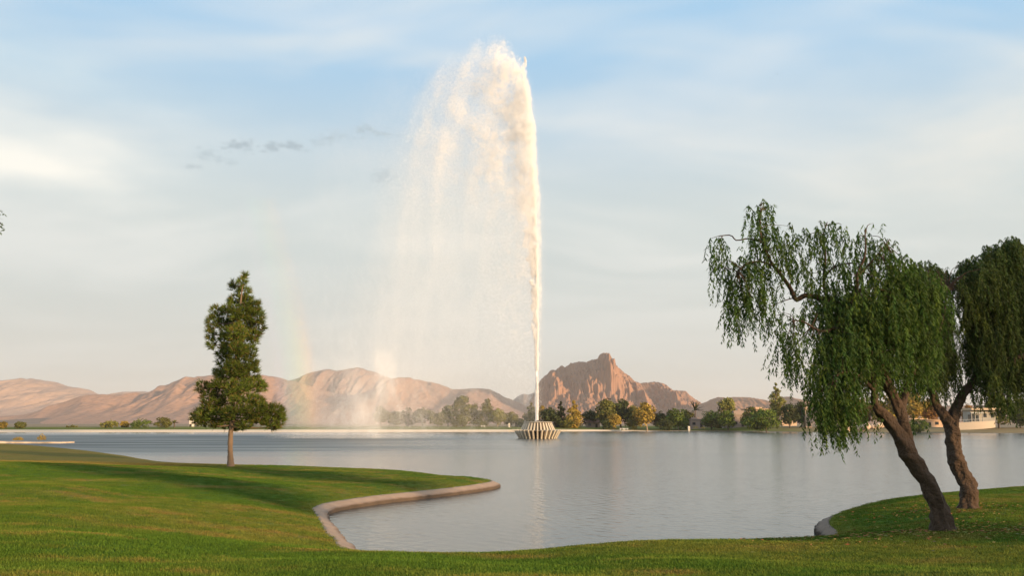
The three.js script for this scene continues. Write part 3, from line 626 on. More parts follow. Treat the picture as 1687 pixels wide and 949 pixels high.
// ------------------------------------------------------------------ weeping trees on the right of the lawn
function weepingTree(name, label, D, ground, limbs, lobes, tone, seed, strandStep = 0.05) {
  reseed(seed);
  const tree = base(name, ground, label, 'tree', null), mpp = D / FOCAL;
  const local = (px, py, dz = 0) => at(px, py, D - dz).sub(ground);
  const nodes = [], wood = [];
  limbs.forEach((l, k) => {
    const pts = l.p.map(([x, y, r, dz]) => { const q = local(x, y, dz ?? 0); return [q.x, q.y, q.z, r * mpp]; });
    if (l.root && k === 0) pts[0][1] = -0.25;
    wood.push([l.root, limbGeometry(pts, l.root ? 20 : 7, l.root ? 0.2 : 0.08, l.root ? 0.06 : 0.12, seed + k)]);
    for (let i = 0; i < pts.length - 1; i++) for (let t = 0; t < 1; t += 0.25) nodes.push([lerp(pts[i][0], pts[i + 1][0], t), lerp(pts[i][1], pts[i + 1][1], t), lerp(pts[i][2], pts[i + 1][2], t)]);
  });
  add('trunk', merge(wood.filter((w) => w[0]).map((w) => w[1])), barkDark, tree);
  for (const w of wood.filter((w) => !w[0])) add('branch', w[1], barkDark, tree);
  const twigs = [], leaf = new Soup();
  for (const [cx, cy, rx, ry, n, len, dz = 0, rz = 0] of lobes) {
    const depth = rz || Math.min(1.6, Math.max(0.5, rx * mpp * 1.1));
    for (let i = 0; i < n; i++) {
      let a, b, c; do { a = rr(-1, 1); b = rr(-1, 1); c = rr(-1, 1); } while (a * a + b * b + c * c > 1);
      const s = local(cx + a * rx, cy + b * ry, dz + c * depth);
      if (i % 9 === 0) { // a thin arching twig from the nearest limb
        let best = null, bd = 1e9;
        for (const q of nodes) { const d = (q[0] - s.x) ** 2 + (q[1] - s.y) ** 2 * 1.2 + (q[2] - s.z) ** 2 * 0.6; if (d < bd) { bd = d; best = q; } }
        if (bd < 5) {
          const mid = [(best[0] + s.x) / 2 + rr(-0.1, 0.1), lerp(best[1], s.y, 0.6) + 0.1 * Math.sqrt(bd), (best[2] + s.z) / 2 + rr(-0.1, 0.1)];
          twigs.push(limbGeometry([[...best, 0.015], [...mid, 0.009], [s.x, s.y, s.z, 0.004]], 4, 0.1, 0.25, i));
        }
      }
      // hanging strand with narrow leaflets on both sides
      const L = len * rr(0.35, 1.1), dir = rnd() * 6.283, spread = rr(0.08, 0.42), outx = Math.cos(dir) * spread, outz = Math.sin(dir) * spread, ph = rnd() * 6, shade = rr(0.65, 1.25), lx = gauss() * 0.16, lz = gauss() * 0.16, yellow = rnd() < 0.3 ? rr(0.4, 1) : rr(0, 0.3);
      const lift = rnd() < 0.3 ? -1.2 : 0.1;   // some shoots rise before they droop
      let px = s.x, py = s.y, pz = s.z;
      for (let t = 0; t < L; t += strandStep) {
        const k = t / L, up = k < 0.25 ? lerp(lift, 1, k / 0.25) : 1;
        px += (lx * k + outx * (1.6 - 1.4 * k)) * strandStep + 0.10 * strandStep * Math.sin(ph + t * 3); pz += (lz * k + outz * (1.6 - 1.4 * k)) * strandStep; py -= strandStep * up;
        for (let e = 0; e < 2; e++) {
          const al = rnd() * 6.283, ll = rr(0.08, 0.155), w = rr(0.011, 0.021), dx = Math.cos(al), dz2 = Math.sin(al), drop = rr(0.5, 1.3);
          const nx = dx * 0.7, ny = -drop, nz = dz2 * 0.7, q = 1 / Math.hypot(nx, ny, nz), tx = px + nx * q * ll, ty = py + ny * q * ll, tz = pz + nz * q * ll;
          const sx = -dz2 * w, sz = dx * w, mx = (px + tx) / 2, my = (py + ty) / 2, mz = (pz + tz) / 2;
          const v = shade * rr(0.8, 1.2), col = [lerp(tone[0], tone[0] * 1.9, yellow) * v, lerp(tone[1], tone[1] * 1.35, yellow) * v, tone[2] * v];
          leaf.quad([px, py, pz], [mx + sx, my, mz + sz], [tx, ty, tz], [mx - sx, my, mz - sz], col);
        }
      }
    }
  }
  add('twig', merge(twigs), barkDark, tree);
  add('crown', leaf.geometry(), leafMat, tree);
  return tree;
}
const WILLOW = [0.056, 0.118, 0.02];
const root1 = onPlane(1551, 868, 1.1), root2 = onPlane(1595, 836, 0.93);
for (const r of [root1, root2]) r.y = lawnHeight(r.x, r.z) - 0.02;
const weeping1 = weepingTree('weeping_tree', 'leaning weeping tree with forked trunk and long hanging leafy strands beside the lake', -root1.z, root1, [
  { root: 1, p: [[1553, 880, 21], [1549, 858, 15.5], [1541, 830, 14.5], [1530, 800, 13.5], [1515, 775, 13], [1500, 752, 12.5], [1490, 735, 12.5], [1477, 712, 10], [1463, 692, 8.5, 0.1], [1449, 678, 8, 0.2], [1441, 667, 6.5, 0.3], [1440, 645, 5, 0.3], [1436, 620, 4, 0.35], [1428, 590, 3.4, 0.4]] },
  { root: 2, p: [[1501, 753, 9], [1495, 730, 9.5, -0.05], [1489, 705, 9, -0.1], [1482, 680, 8.5, -0.1], [1473, 655, 8, -0.1], [1458, 628, 7.5, 0], [1445, 600, 7, 0], [1432, 575, 6.5, 0], [1420, 552, 6, 0], [1408, 525, 6, 0], [1396, 508, 5.5, 0]] },
  { p: [[1484, 678, 6.5, -0.1], [1490, 648, 6, -0.3], [1500, 620, 5.5, -0.5], [1512, 590, 4.5, -0.6], [1516, 555, 3.5, -0.7], [1514, 510, 2.5, -0.8]] },
  { p: [[1399, 512, 5.2], [1390, 502, 4.6], [1372, 499, 4.4], [1352, 492, 4.3], [1326, 487, 4.2], [1311, 494, 4.2], [1303, 478, 3.6], [1286, 453, 3.2], [1272, 436, 2.8], [1263, 418, 2.2], [1255, 398, 1.8], [1251, 368, 1.4], [1253, 340, 0.8]] },
  { p: [[1272, 437, 1.7], [1252, 431, 1.5, 0.1], [1228, 435, 1.2, 0.2], [1212, 452, 0.8, 0.25]] },
  { p: [[1256, 400, 1.5], [1232, 393, 1.4], [1212, 396, 1.1], [1204, 388, 1.0], [1184, 389, 0.7]] },
  { p: [[1378, 501, 3.2], [1359, 482, 2.6, -0.2], [1357, 452, 2.4, -0.3], [1359, 418, 1.9, -0.3], [1356, 386, 1.4, -0.3], [1362, 366, 0.8, -0.3]] },
  { p: [[1358, 456, 1.8, -0.3], [1374, 440, 1.5, -0.1], [1403, 433, 1.1, 0.1], [1418, 436, 0.6, 0.2]] },
  { p: [[1398, 510, 3.8], [1410, 480, 2.8, 0.3], [1412, 452, 2.3, 0.4], [1424, 420, 1.7, 0.5], [1424, 378, 0.9, 0.5]] },
  { p: [[1412, 455, 2, 0.4], [1440, 425, 1.5, 0.2], [1464, 395, 0.8, 0.1]] },
  { p: [[1390, 520, 3.2], [1372, 540, 2.6, 0.4], [1350, 545, 2, 0.6], [1322, 530, 1.4, 0.7], [1303, 528, 0.8, 0.8]] },
  { p: [[1440, 645, 3.5, 0.3], [1415, 620, 2.8, 0.7], [1390, 612, 2.2, 0.9], [1370, 625, 1.4, 1.0]] },
], [
  [1182, 398, 18, 11, 14, 0.9], [1180, 430, 17, 28, 14, 1.0], [1205, 452, 19, 28, 20, 1.5], [1222, 430, 19, 22, 16, 1.6], [1215, 490, 25, 31, 26, 1.25],
  [1252, 348, 26, 18, 30, 1.1], [1260, 385, 26, 28, 36, 1.2], [1247, 440, 28, 22, 30, 1.3], [1240, 490, 28, 31, 31, 1.0], [1285, 400, 16, 34, 12, 0.8], [1278, 470, 18, 20, 9, 0.8],
  [1335, 385, 22, 14, 19, 0.8], [1368, 376, 28, 16, 27, 0.9], [1345, 425, 35, 25, 26, 1.0], [1405, 392, 27, 16, 20, 0.9], [1440, 398, 25, 16, 19, 1.0], [1462, 408, 16, 18, 14, 1.0], [1405, 435, 44, 28, 38, 1.0], [1370, 465, 44, 20, 26, 0.8], [1445, 450, 33, 28, 30, 1.0],
  [1325, 515, 25, 15, 13, 0.9, 0.5], [1300, 545, 28, 22, 22, 1.15, 0.7], [1325, 575, 38, 38, 42, 1.1, 0.6], [1298, 590, 15, 25, 11, 0.9, 0.7],
  [1395, 505, 56, 38, 253, 0.88], [1450, 500, 56, 50, 322, 0.96], [1500, 495, 50, 56, 322, 1.04, -0.4], [1400, 570, 62, 50, 331, 0.96, 0.2], [1460, 575, 56, 56, 303, 0.55], [1510, 575, 44, 56, 238, 0.55, -0.4], [1420, 540, 88, 62, 269, 0.96, -0.9],
  [1365, 620, 42, 38, 97, 1.1, 0.7], [1390, 650, 38, 31, 77, 1.0, 0.7], [1420, 625, 38, 25, 40, 0.6, 0.6], [1352, 660, 20, 25, 41, 1.1, 0.8], [1378, 695, 28, 20, 31, 0.7, 0.8], [1418, 685, 30, 12, 4, 0.6, 0.6], [1452, 690, 20, 12, 3, 0.7, 0.4], [1508, 690, 18, 12, 4, 0.5],

  [1490, 445, 35, 18, 46, 1.0, -0.3], [1535, 470, 28, 31, 56, 1.0, -0.4], [1480, 425, 25, 18, 26, 0.8], [1395, 372, 66, 9, 10, 0.4], [1440, 640, 50, 25, 22, 0.6, -0.6], [1340, 500, 25, 20, 14, 0.7],
  [1300, 395, 21, 23, 20, 0.8], [1318, 440, 18, 18, 16, 0.7], [1290, 430, 18, 18, 14, 0.7], [1275, 520, 20, 16, 14, 0.8, 0.4], [1340, 470, 19, 13, 16, 0.6],
], WILLOW, 11);
const weeping2 = weepingTree('weeping_tree', 'weeping tree with a forked upright trunk and dense dark crown at the right edge', -root2.z, root2, [
  { root: 1, p: [[1594, 846, 18], [1595, 830, 14], [1594, 808, 13.5], [1589, 790, 12.5], [1580, 772, 12], [1573, 752, 11], [1570, 730, 10.5], [1567, 708, 10.5], [1560, 692, 8.5], [1550, 678, 7.5], [1541, 666, 6.5], [1535, 645, 5.5, 0.1], [1531, 620, 5, 0.2], [1529, 590, 4, 0.2], [1526, 550, 3, 0.2]] },
  { root: 2, p: [[1568, 712, 8], [1571, 690, 8], [1575, 672, 7.5], [1582, 655, 7.5], [1595, 637, 6.8], [1608, 622, 6.2], [1622, 608, 5.5], [1640, 585, 4.5], [1650, 550, 3.5]] },
  { p: [[1612, 618, 4.5], [1610, 580, 3.5, -0.3], [1606, 530, 2.4, -0.6], [1602, 480, 1.2, -0.8]] },
  { p: [[1640, 585, 4, 0], [1665, 540, 3, -0.5], [1675, 480, 1.8, -0.9], [1668, 430, 0.8, -1.0]] },
  { p: [[1529, 590, 3, 0.2], [1545, 550, 2.4, 0.5], [1555, 510, 1.6, 0.7], [1560, 470, 0.9, 0.8]] },
  { p: [[1628, 600, 4, 0], [1670, 590, 3.2, 0.6], [1720, 570, 2.4, 1.0], [1760, 540, 1.4, 1.2]] },
], [
  [1520, 448, 34, 16, 170, 1.0], [1505, 490, 30, 35, 300, 1.6], [1535, 510, 25, 45, 260, 1.6], [1555, 455, 16, 16, 50, 1.0], [1562, 520, 14, 40, 40, 1.3], [1575, 590, 18, 30, 50, 1.1], [1545, 590, 25, 40, 190, 1.1], [1520, 600, 25, 30, 150, 1.0],
  [1600, 440, 24, 18, 200, 1.2], [1590, 470, 20, 25, 130, 1.2, 0.6], [1625, 455, 30, 25, 200, 1.2, 0.6], [1640, 420, 30, 18, 260, 1.2], [1668, 405, 22, 14, 160, 1.1], [1615, 500, 30, 40, 400, 1.4], [1660, 480, 40, 45, 650, 1.4], [1650, 560, 45, 40, 560, 1.3], [1610, 570, 25, 35, 220, 1.2], [1675, 600, 35, 35, 330, 1.0], [1630, 620, 22, 20, 90, 1.0, 0.5], [1660, 655, 30, 14, 60, 0.7, 0.6], [1600, 640, 10, 14, 14, 0.7],
  [1720, 470, 40, 60, 420, 1.6], [1730, 570, 40, 40, 260, 1.5], [1650, 500, 60, 60, 500, 1.4, -1.5],
], [0.046, 0.085, 0.018], 12);

{ // dry leaves dropped on the grass under the weeping trees
  reseed(19);
  const leaf = new Soup(), count = 1600;
  leaf.quad([-0.05, 0.012, 0], [0, 0.004, 0.014], [0.05, 0.016, 0], [0, 0.022, -0.014], [1, 1, 1]);
  const litter = new THREE.InstancedMesh(leaf.geometry(), matte({ vertexColors: true, side: THREE.DoubleSide }), count), m = new THREE.Matrix4(), q = new THREE.Quaternion(), c = new THREE.Color(), up = V(0, 1, 0);
  for (let n = 0; n < count; ) {
    const r = rnd() < 0.6 ? root1 : root2, x = r.x + gauss() * 2.2, z = r.z + gauss() * 1.7, [h, d] = lawnAt(x, z);
    if (d < 0.7) continue;
    litter.setMatrixAt(n, m.compose(V(x, h + 0.03, z), q.setFromAxisAngle(up, rnd() * 6.283), V(1, 1, 1).multiplyScalar(rr(0.6, 1.3))));
    litter.setColorAt(n, c.setRGB(rr(0.14, 0.34), rr(0.09, 0.2), rr(0.03, 0.07)));
    n++;
  }
  litter.name = 'fallen_leaves';
  litter.castShadow = litter.receiveShadow = true;
  scene.add(tag(litter, 'dry fallen leaves scattered on the grass under the weeping trees', null, null, 'stuff'));
}

// ------------------------------------------------------------------ pine on the point of lawn
{
  reseed(31);
  const D = 60.8, root = at(381, 767, D);
  root.y = lawnHeight(root.x, root.z) - 0.03;
  const tree = base('pine_tree', root, 'tall narrow pine with a bare trunk standing on the grass point', 'tree'), mpp = D / FOCAL;
  const local = (px, py, dz = 0) => at(px, py, D - dz).sub(root);
  const spine = [[381, 770, 7], [380.5, 755, 5.2], [380, 735, 4.9], [381, 712, 4.6], [383, 690, 4.2], [386, 640, 3.7], [390, 590, 3.2], [394, 540, 2.5], [398, 490, 1.5], [403, 452, 0.5]];
  const pts = spine.map(([x, y, r]) => { const q = local(x, y); return [q.x, q.y, q.z, r * mpp * (y > 765 ? 1.1 : 0.84)]; });
  pts[0][1] = -0.3;
  add('trunk', limbGeometry(pts, 12, 0.1, 0.2, 4), barkPine, tree);
  const axis = (y) => curve(spine.map((s) => [-s[1], s[0]]), -y);
  const lobes = [   // centre, half width, half height in the picture
    [403, 456, 3, 5], [399, 466, 6, 7], [386, 472, 6, 9], [401, 482, 12, 10], [391, 497, 14, 11], [408, 500, 12, 11], [418, 506, 12, 12], [421, 522, 14, 12], [400, 515, 22, 14], [376, 513, 10, 11],
    [357, 515, 9, 10], [353, 533, 10, 12], [349, 552, 7, 10], [351, 568, 6, 10], [370, 535, 12, 12], [395, 535, 22, 13], [424, 541, 13, 12], [416, 553, 12, 10], [385, 553, 20, 12], [405, 563, 20, 12], [372, 560, 9, 9],
    [368, 582, 11, 10], [388, 578, 22, 12], [410, 582, 14, 11], [376, 598, 18, 11], [400, 600, 24, 12], [416, 608, 10, 9], [383, 617, 26, 11], [408, 620, 20, 10], [362, 614, 10, 7],
    [336, 638, 10, 9], [344, 652, 13, 10], [360, 634, 14, 10], [372, 642, 20, 11], [392, 640, 24, 12], [418, 636, 18, 11], [430, 638, 8, 9],
    [352, 666, 16, 9], [376, 660, 24, 11], [404, 660, 26, 11], [424, 662, 14, 9], [330, 690, 14, 11], [345, 680, 20, 12], [340, 697, 18, 7], [366, 684, 26, 12], [394, 682, 28, 12], [420, 678, 22, 12], [376, 700, 16, 8], [392, 704, 10, 7],
    [440, 676, 16, 11], [454, 680, 14, 12], [462, 690, 8, 11], [446, 696, 14, 10], [450, 705, 10, 5], [430, 694, 14, 8], [356, 702, 10, 4], [405, 700, 12, 8],
  ];
  lobes.push([391, 548, 15, 14, 20], [392, 576, 14, 12, 22], [388, 610, 16, 12, 24], [396, 522, 13, 12, 16]);
  const soup = new Soup(), boughs = [];
  for (const [cx, cy, rx, ry, front] of lobes) {
    const sideways = (cx - axis(cy)), dz = clamp(Math.sqrt(Math.max(0, 1 - (sideways / 45) ** 2)) * rr(-1, 1) * 26, -26, 26) * mpp * (Math.abs(sideways) < 14 ? 1 : 0.5) * (front ? 0 : 1) + (front ?? 0) * mpp;
    const end = local(cx, cy, dz), st = local(axis(cy - 2), cy - 2);
    if (Math.abs(sideways) > 5) boughs.push(limbGeometry([[st.x, st.y, st.z, 0.075], [(st.x + end.x) / 2, (st.y + end.y) / 2 - 0.05, (st.z + end.z) / 2, 0.055], [end.x, end.y, end.z, 0.02]], 5, 0.1, 0.4, cx));
    const n = Math.round(11 + rx * ry * 0.4), shade = rr(0.62, 1.25), zdepth = Math.max(rx, ry) * mpp * 1.15;
    for (let i = 0; i < n; i++) {
      let a, b, c; do { a = rr(-1, 1); b = rr(-1, 1); c = rr(-1, 1); } while (a * a + b * b + c * c > 1);
      const k = Math.pow(a * a + b * b + c * c, -0.18), o = [end.x + a * k * rx * mpp, end.y + b * k * ry * mpp, end.z + c * k * zdepth], s = rr(0.24, 0.46);
      const innerShade = 0.75 + 0.5 * Math.sqrt(a * a + b * b + c * c);  // painted shade: needles darken towards the middle of each clump
      // a brush of needles spreading from a shoot that points outwards and up
      const ax = a + 0.3 * sideways / 30, ay = b * 0.5 + 0.75, az = c, al = 1 / Math.hypot(ax, ay, az);
      for (let e = 0; e < 12; e++) {
        const d = V(ax * al + rr(-0.9, 0.9), ay * al + rr(-0.9, 0.9), az * al + rr(-0.9, 0.9)).normalize(), w = V(rr(-1, 1), rr(-1, 1), rr(-1, 1)).cross(d).normalize().multiplyScalar(0.02);
        const v = shade * innerShade * rr(0.8, 1.25), old = rnd() < 0.14 ? 1 : 0;
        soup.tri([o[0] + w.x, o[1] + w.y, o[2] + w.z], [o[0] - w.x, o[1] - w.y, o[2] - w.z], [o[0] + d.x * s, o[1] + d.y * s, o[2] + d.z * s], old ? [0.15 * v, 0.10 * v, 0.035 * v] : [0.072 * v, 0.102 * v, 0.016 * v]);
      }
    }
  }
  for (const b of boughs) add('branch', b, barkPine, tree);
  add('crown', soup.geometry(), needleMat, tree);
}

// ------------------------------------------------------------------ the tree at left whose twig tip enters the picture
{
  reseed(41);
  const D = 21, root = V(-16.4, 0, -D);
  root.y = lawnHeight(root.x, root.z) - 0.02;
  const t = base('overhanging_tree', root, 'tree whose drooping leafy twig tip hangs in from the left edge', 'tree');
  add('trunk', limbGeometry([[0, -0.3, 0, 0.3], [0.1, 1.5, 0, 0.22], [0.3, 3.4, 0.1, 0.18], [0.9, 5.6, 0, 0.13], [1.8, 7.2, 0, 0.08], [2.8, 8.3, 0, 0.04]], 10, 0.12, 0.2, 2), barkDark, t);
  const soup = new Soup(), tips = [];
  const tip = at(8, 372, D).sub(root), start = V(2.8, 8.3, 0);
  for (let i = 0; i < 34; i++) tips.push(V(rr(-2.6, 3.2), rr(5.4, 9), rr(-2.2, 2.2)));
  const strand = (a, b, n) => { for (let k = 0; k < n; k++) { const f = k / n, o = a.clone().lerp(b, f); o.y += 0.25 * Math.sin(f * 3.1); for (let e = 0; e < 3; e++) { const d = V(rr(-1, 1), rr(-1.4, 0.4), rr(-1, 1)).normalize(), l = rr(0.07, 0.12), w = V(rr(-1, 1), rr(-1, 1), rr(-1, 1)).cross(d).normalize().multiplyScalar(0.016), m = o.clone().addScaledVector(d, l / 2), q = o.clone().addScaledVector(d, l), v = rr(0.7, 1.2); soup.quad(o.toArray(), m.clone().add(w).toArray(), q.toArray(), m.clone().sub(w).toArray(), [0.06 * v, 0.095 * v, 0.022 * v]); } } };
  for (const p of tips) { if (p.x > 3.6) p.x = 3; for (let i = 0; i < 9; i++) { const a = p.clone().add(V(rr(-0.5, 0.5), rr(-0.3, 0.3), rr(-0.5, 0.5))); strand(a, a.clone().add(V(rr(-0.15, 0.15), -rr(0.6, 1.5), rr(-0.15, 0.15))), 20); } }
  const e = at(14, 392, D).sub(root), e2 = at(12, 366, D).sub(root);
  add('branch', limbGeometry([[start.x, start.y, 0, 0.03], [lerp(start.x, tip.x, 0.6), tip.y + 0.5, 0, 0.015], [tip.x, tip.y, tip.z, 0.005]], 5, 0.1, 0.2, 3), barkDark, t);
  strand(V(tip.x - 0.35, tip.y + 0.15, 0), e, 6); strand(V(tip.x - 0.2, tip.y + 0.15, 0), e2, 4); strand(V(tip.x - 0.2, tip.y, 0), at(3, 398, D).sub(root), 5);
  add('crown', soup.geometry(), leafMat, t);
}

// ------------------------------------------------------------------ trees along the far bank
const TONES = { olive: [0.125, 0.125, 0.03], dark: [0.052, 0.066, 0.024], gold: [0.30, 0.21, 0.04], green: [0.10, 0.14, 0.026], grey: [0.12, 0.125, 0.06], lime: [0.19, 0.185, 0.045], rust: [0.24, 0.125, 0.035] };  // gold also puts sunlight into the crown colour of some trees
function farTree(x0, x1, yTop, yBase, D, kind, tone, label, opt = {}) {
  reseed(Math.round(x0 * 131 + yTop * 7 + 5));
  const cx = (x0 + x1) / 2, foot = at(opt.foot ?? cx, yBase, D), mpp = D / FOCAL, w = (x1 - x0) * mpp * (kind === 'bush' || kind === 'palm' ? 1 : 1.22), h = (yBase - yTop) * mpp, lift = opt.lift ?? 0.08, shift = (cx - (opt.foot ?? cx)) * mpp;
  foot.y = Math.min(foot.y, groundAt(foot.x, foot.z) + 0.05) ;
  const H = h + (at(cx, yBase, D).y - foot.y), t = base(opt.name ?? (kind === 'bush' ? 'bush' : kind === 'pine' ? 'pine_tree' : kind === 'palm' ? 'palm_tree' : 'shade_tree'), foot, label, kind === 'bush' ? 'bush' : 'tree', opt.group);
  const col = TONES[tone], soup = new Soup(), bark = opt.pale ? farBark : farBarkDark, limbs = [];
  const leafBlob = (x, y, z, r, n, size, flat = 0.8) => {
    const sh = rr(0.72, 1.25);
    for (let i = 0; i < n; i++) {
      let a, b, c; do { a = rr(-1, 1); b = rr(-1, 1); c = rr(-1, 1); } while (a * a + b * b + c * c > 1);
      const k = Math.pow(a * a + b * b + c * c, -0.2), o = V(x + a * k * r, y + b * k * r * flat, z + c * k * r), s = size * rr(0.5, 1.15);
      const n1 = V(a + rr(-0.7, 0.7), b + rr(-0.7, 0.7), c + rr(-0.7, 0.7)).normalize(), u = V(rr(-1, 1), rr(-1, 1), rr(-1, 1)).cross(n1).normalize(), v = n1.clone().cross(u), g = sh * rr(0.75, 1.25);
      soup.quad(o.clone().addScaledVector(u, s).toArray(), o.clone().addScaledVector(v, s * 0.55).toArray(), o.clone().addScaledVector(u, -s).toArray(), o.clone().addScaledVector(v, -s * 0.55).toArray(), [col[0] * g, col[1] * g, col[2] * g]);
    }
  };
  const size = Math.max(0.3, Math.min(w, h) * 0.062);
  if (kind === 'palm') {
    limbs.push([[0, -0.2, 0, 0.35], [shift * 0.6, H * 0.4, 0, 0.28], [shift, H * 0.62, 0, 0.25]]);
    for (let i = 0; i < 26; i++) {
      const a = rnd() * 6.283, e = rr(-0.2, 1.25), L = w * rr(0.42, 0.58), p = [];
      for (let k = 0; k <= 4; k++) { const f = k / 4; p.push(V(shift + Math.cos(a) * Math.cos(e) * L * f, H * 0.62 + Math.sin(e) * H * 0.40 * f - 0.3 * L * f * f * 0.4, Math.sin(a) * Math.cos(e) * L * f)); }
      for (let k = 0; k < 4; k++) { const s = V(-Math.sin(a), 0.2, Math.cos(a)).multiplyScalar(0.35 * (1 - k / 5)), g = rr(0.7, 1.2), c = col.map((q) => q * g); soup.quad(p[k].clone().add(s).toArray(), p[k + 1].clone().add(s.clone().multiplyScalar(0.7)).toArray(), p[k + 1].clone().sub(s.clone().multiplyScalar(0.7)).toArray(), p[k].clone().sub(s).toArray(), c); }
    }
  } else if (kind === 'pine') {
    limbs.push([[0, -0.2, 0, 0.028 * H], [shift * 0.5, H * 0.5, 0, 0.018 * H], [shift, H * 0.98, 0, 0.004 * H]]);
    const tiers = 11;
    for (let i = 0; i < tiers; i++) {
      const f = i / (tiers - 1), y = H * (lift + (0.97 - lift) * f), R = (w / 2) * Math.pow(1 - f, 0.75) * (f < 0.12 ? 0.8 : 1) + 0.25, m = Math.max(2, Math.round(8 * (1 - f) + 1));
      for (let k = 0; k < m; k++) { const a = rnd() * 6.283, q = R * rr(0.25, 0.85); leafBlob(shift * f + Math.cos(a) * q, y + rr(-0.03, 0.03) * H, Math.sin(a) * q, Math.max(0.4, R * rr(0.4, 0.6)), 46, size * 0.85, 0.65); }
    }
  } else {
    const cy = kind === 'bush' ? H * 0.5 : H * (0.5 + lift * 0.62), ry = H - cy, blobs = opt.blobs ?? (kind === 'wispy' ? 30 : 34), foliage = opt.leaves ?? 64;
    if (kind !== 'bush') {
      limbs.push([[0, -0.2, 0, 0.03 * H], [shift * 0.35 + rr(-0.03, 0.03) * H, H * 0.25, 0, 0.022 * H], [shift * 0.8, H * 0.55, 0, 0.013 * H], [shift, H * 0.8, 0, 0.005 * H]]);
      for (let i = 0; i < 4; i++) { const a = rnd() * 6.283; limbs.push([[shift * 0.5, H * 0.3, 0, 0.012 * H], [shift * 0.7 + Math.cos(a) * w * 0.2, H * 0.52, Math.sin(a) * w * 0.2, 0.008 * H], [shift + Math.cos(a) * w * 0.34, H * 0.74, Math.sin(a) * w * 0.34, 0.003 * H]]); }
    }
    for (let i = 0; i < blobs; i++) {
      let a, b, c; do { a = rr(-1, 1); b = rr(-1, 1); c = rr(-1, 1); } while (a * a + b * b + c * c > 1);
      const taper = kind === 'wispy' ? 1 - 0.55 * smooth(-0.1, 1, b) : kind === 'bush' ? 1 : 1 - 0.22 * smooth(0.2, 1, b);
      leafBlob(shift + a * w * 0.41 * taper, cy + b * ry * 0.86, c * w * 0.41 * taper, Math.min(w, ry * 2) * rr(0.15, 0.28) * (kind === 'wispy' ? 0.85 : 1), foliage, size, 0.75);
    }
    leafBlob(shift, cy + ry * 0.82, 0, w * 0.12, 24, size);
    leafBlob(shift, cy, 0, Math.min(w * 0.34, ry), 60, size * 1.2, ry > w ? 1.2 : 0.8);
  }
  if (limbs.length) add('trunk', merge(limbs.map((l, i) => limbGeometry(l, 6, 0.08, H * 0.08, i))), bark, t);
  add(kind === 'bush' ? 'foliage' : 'crown', soup.geometry(), farLeafMat, t);
  return t;
}
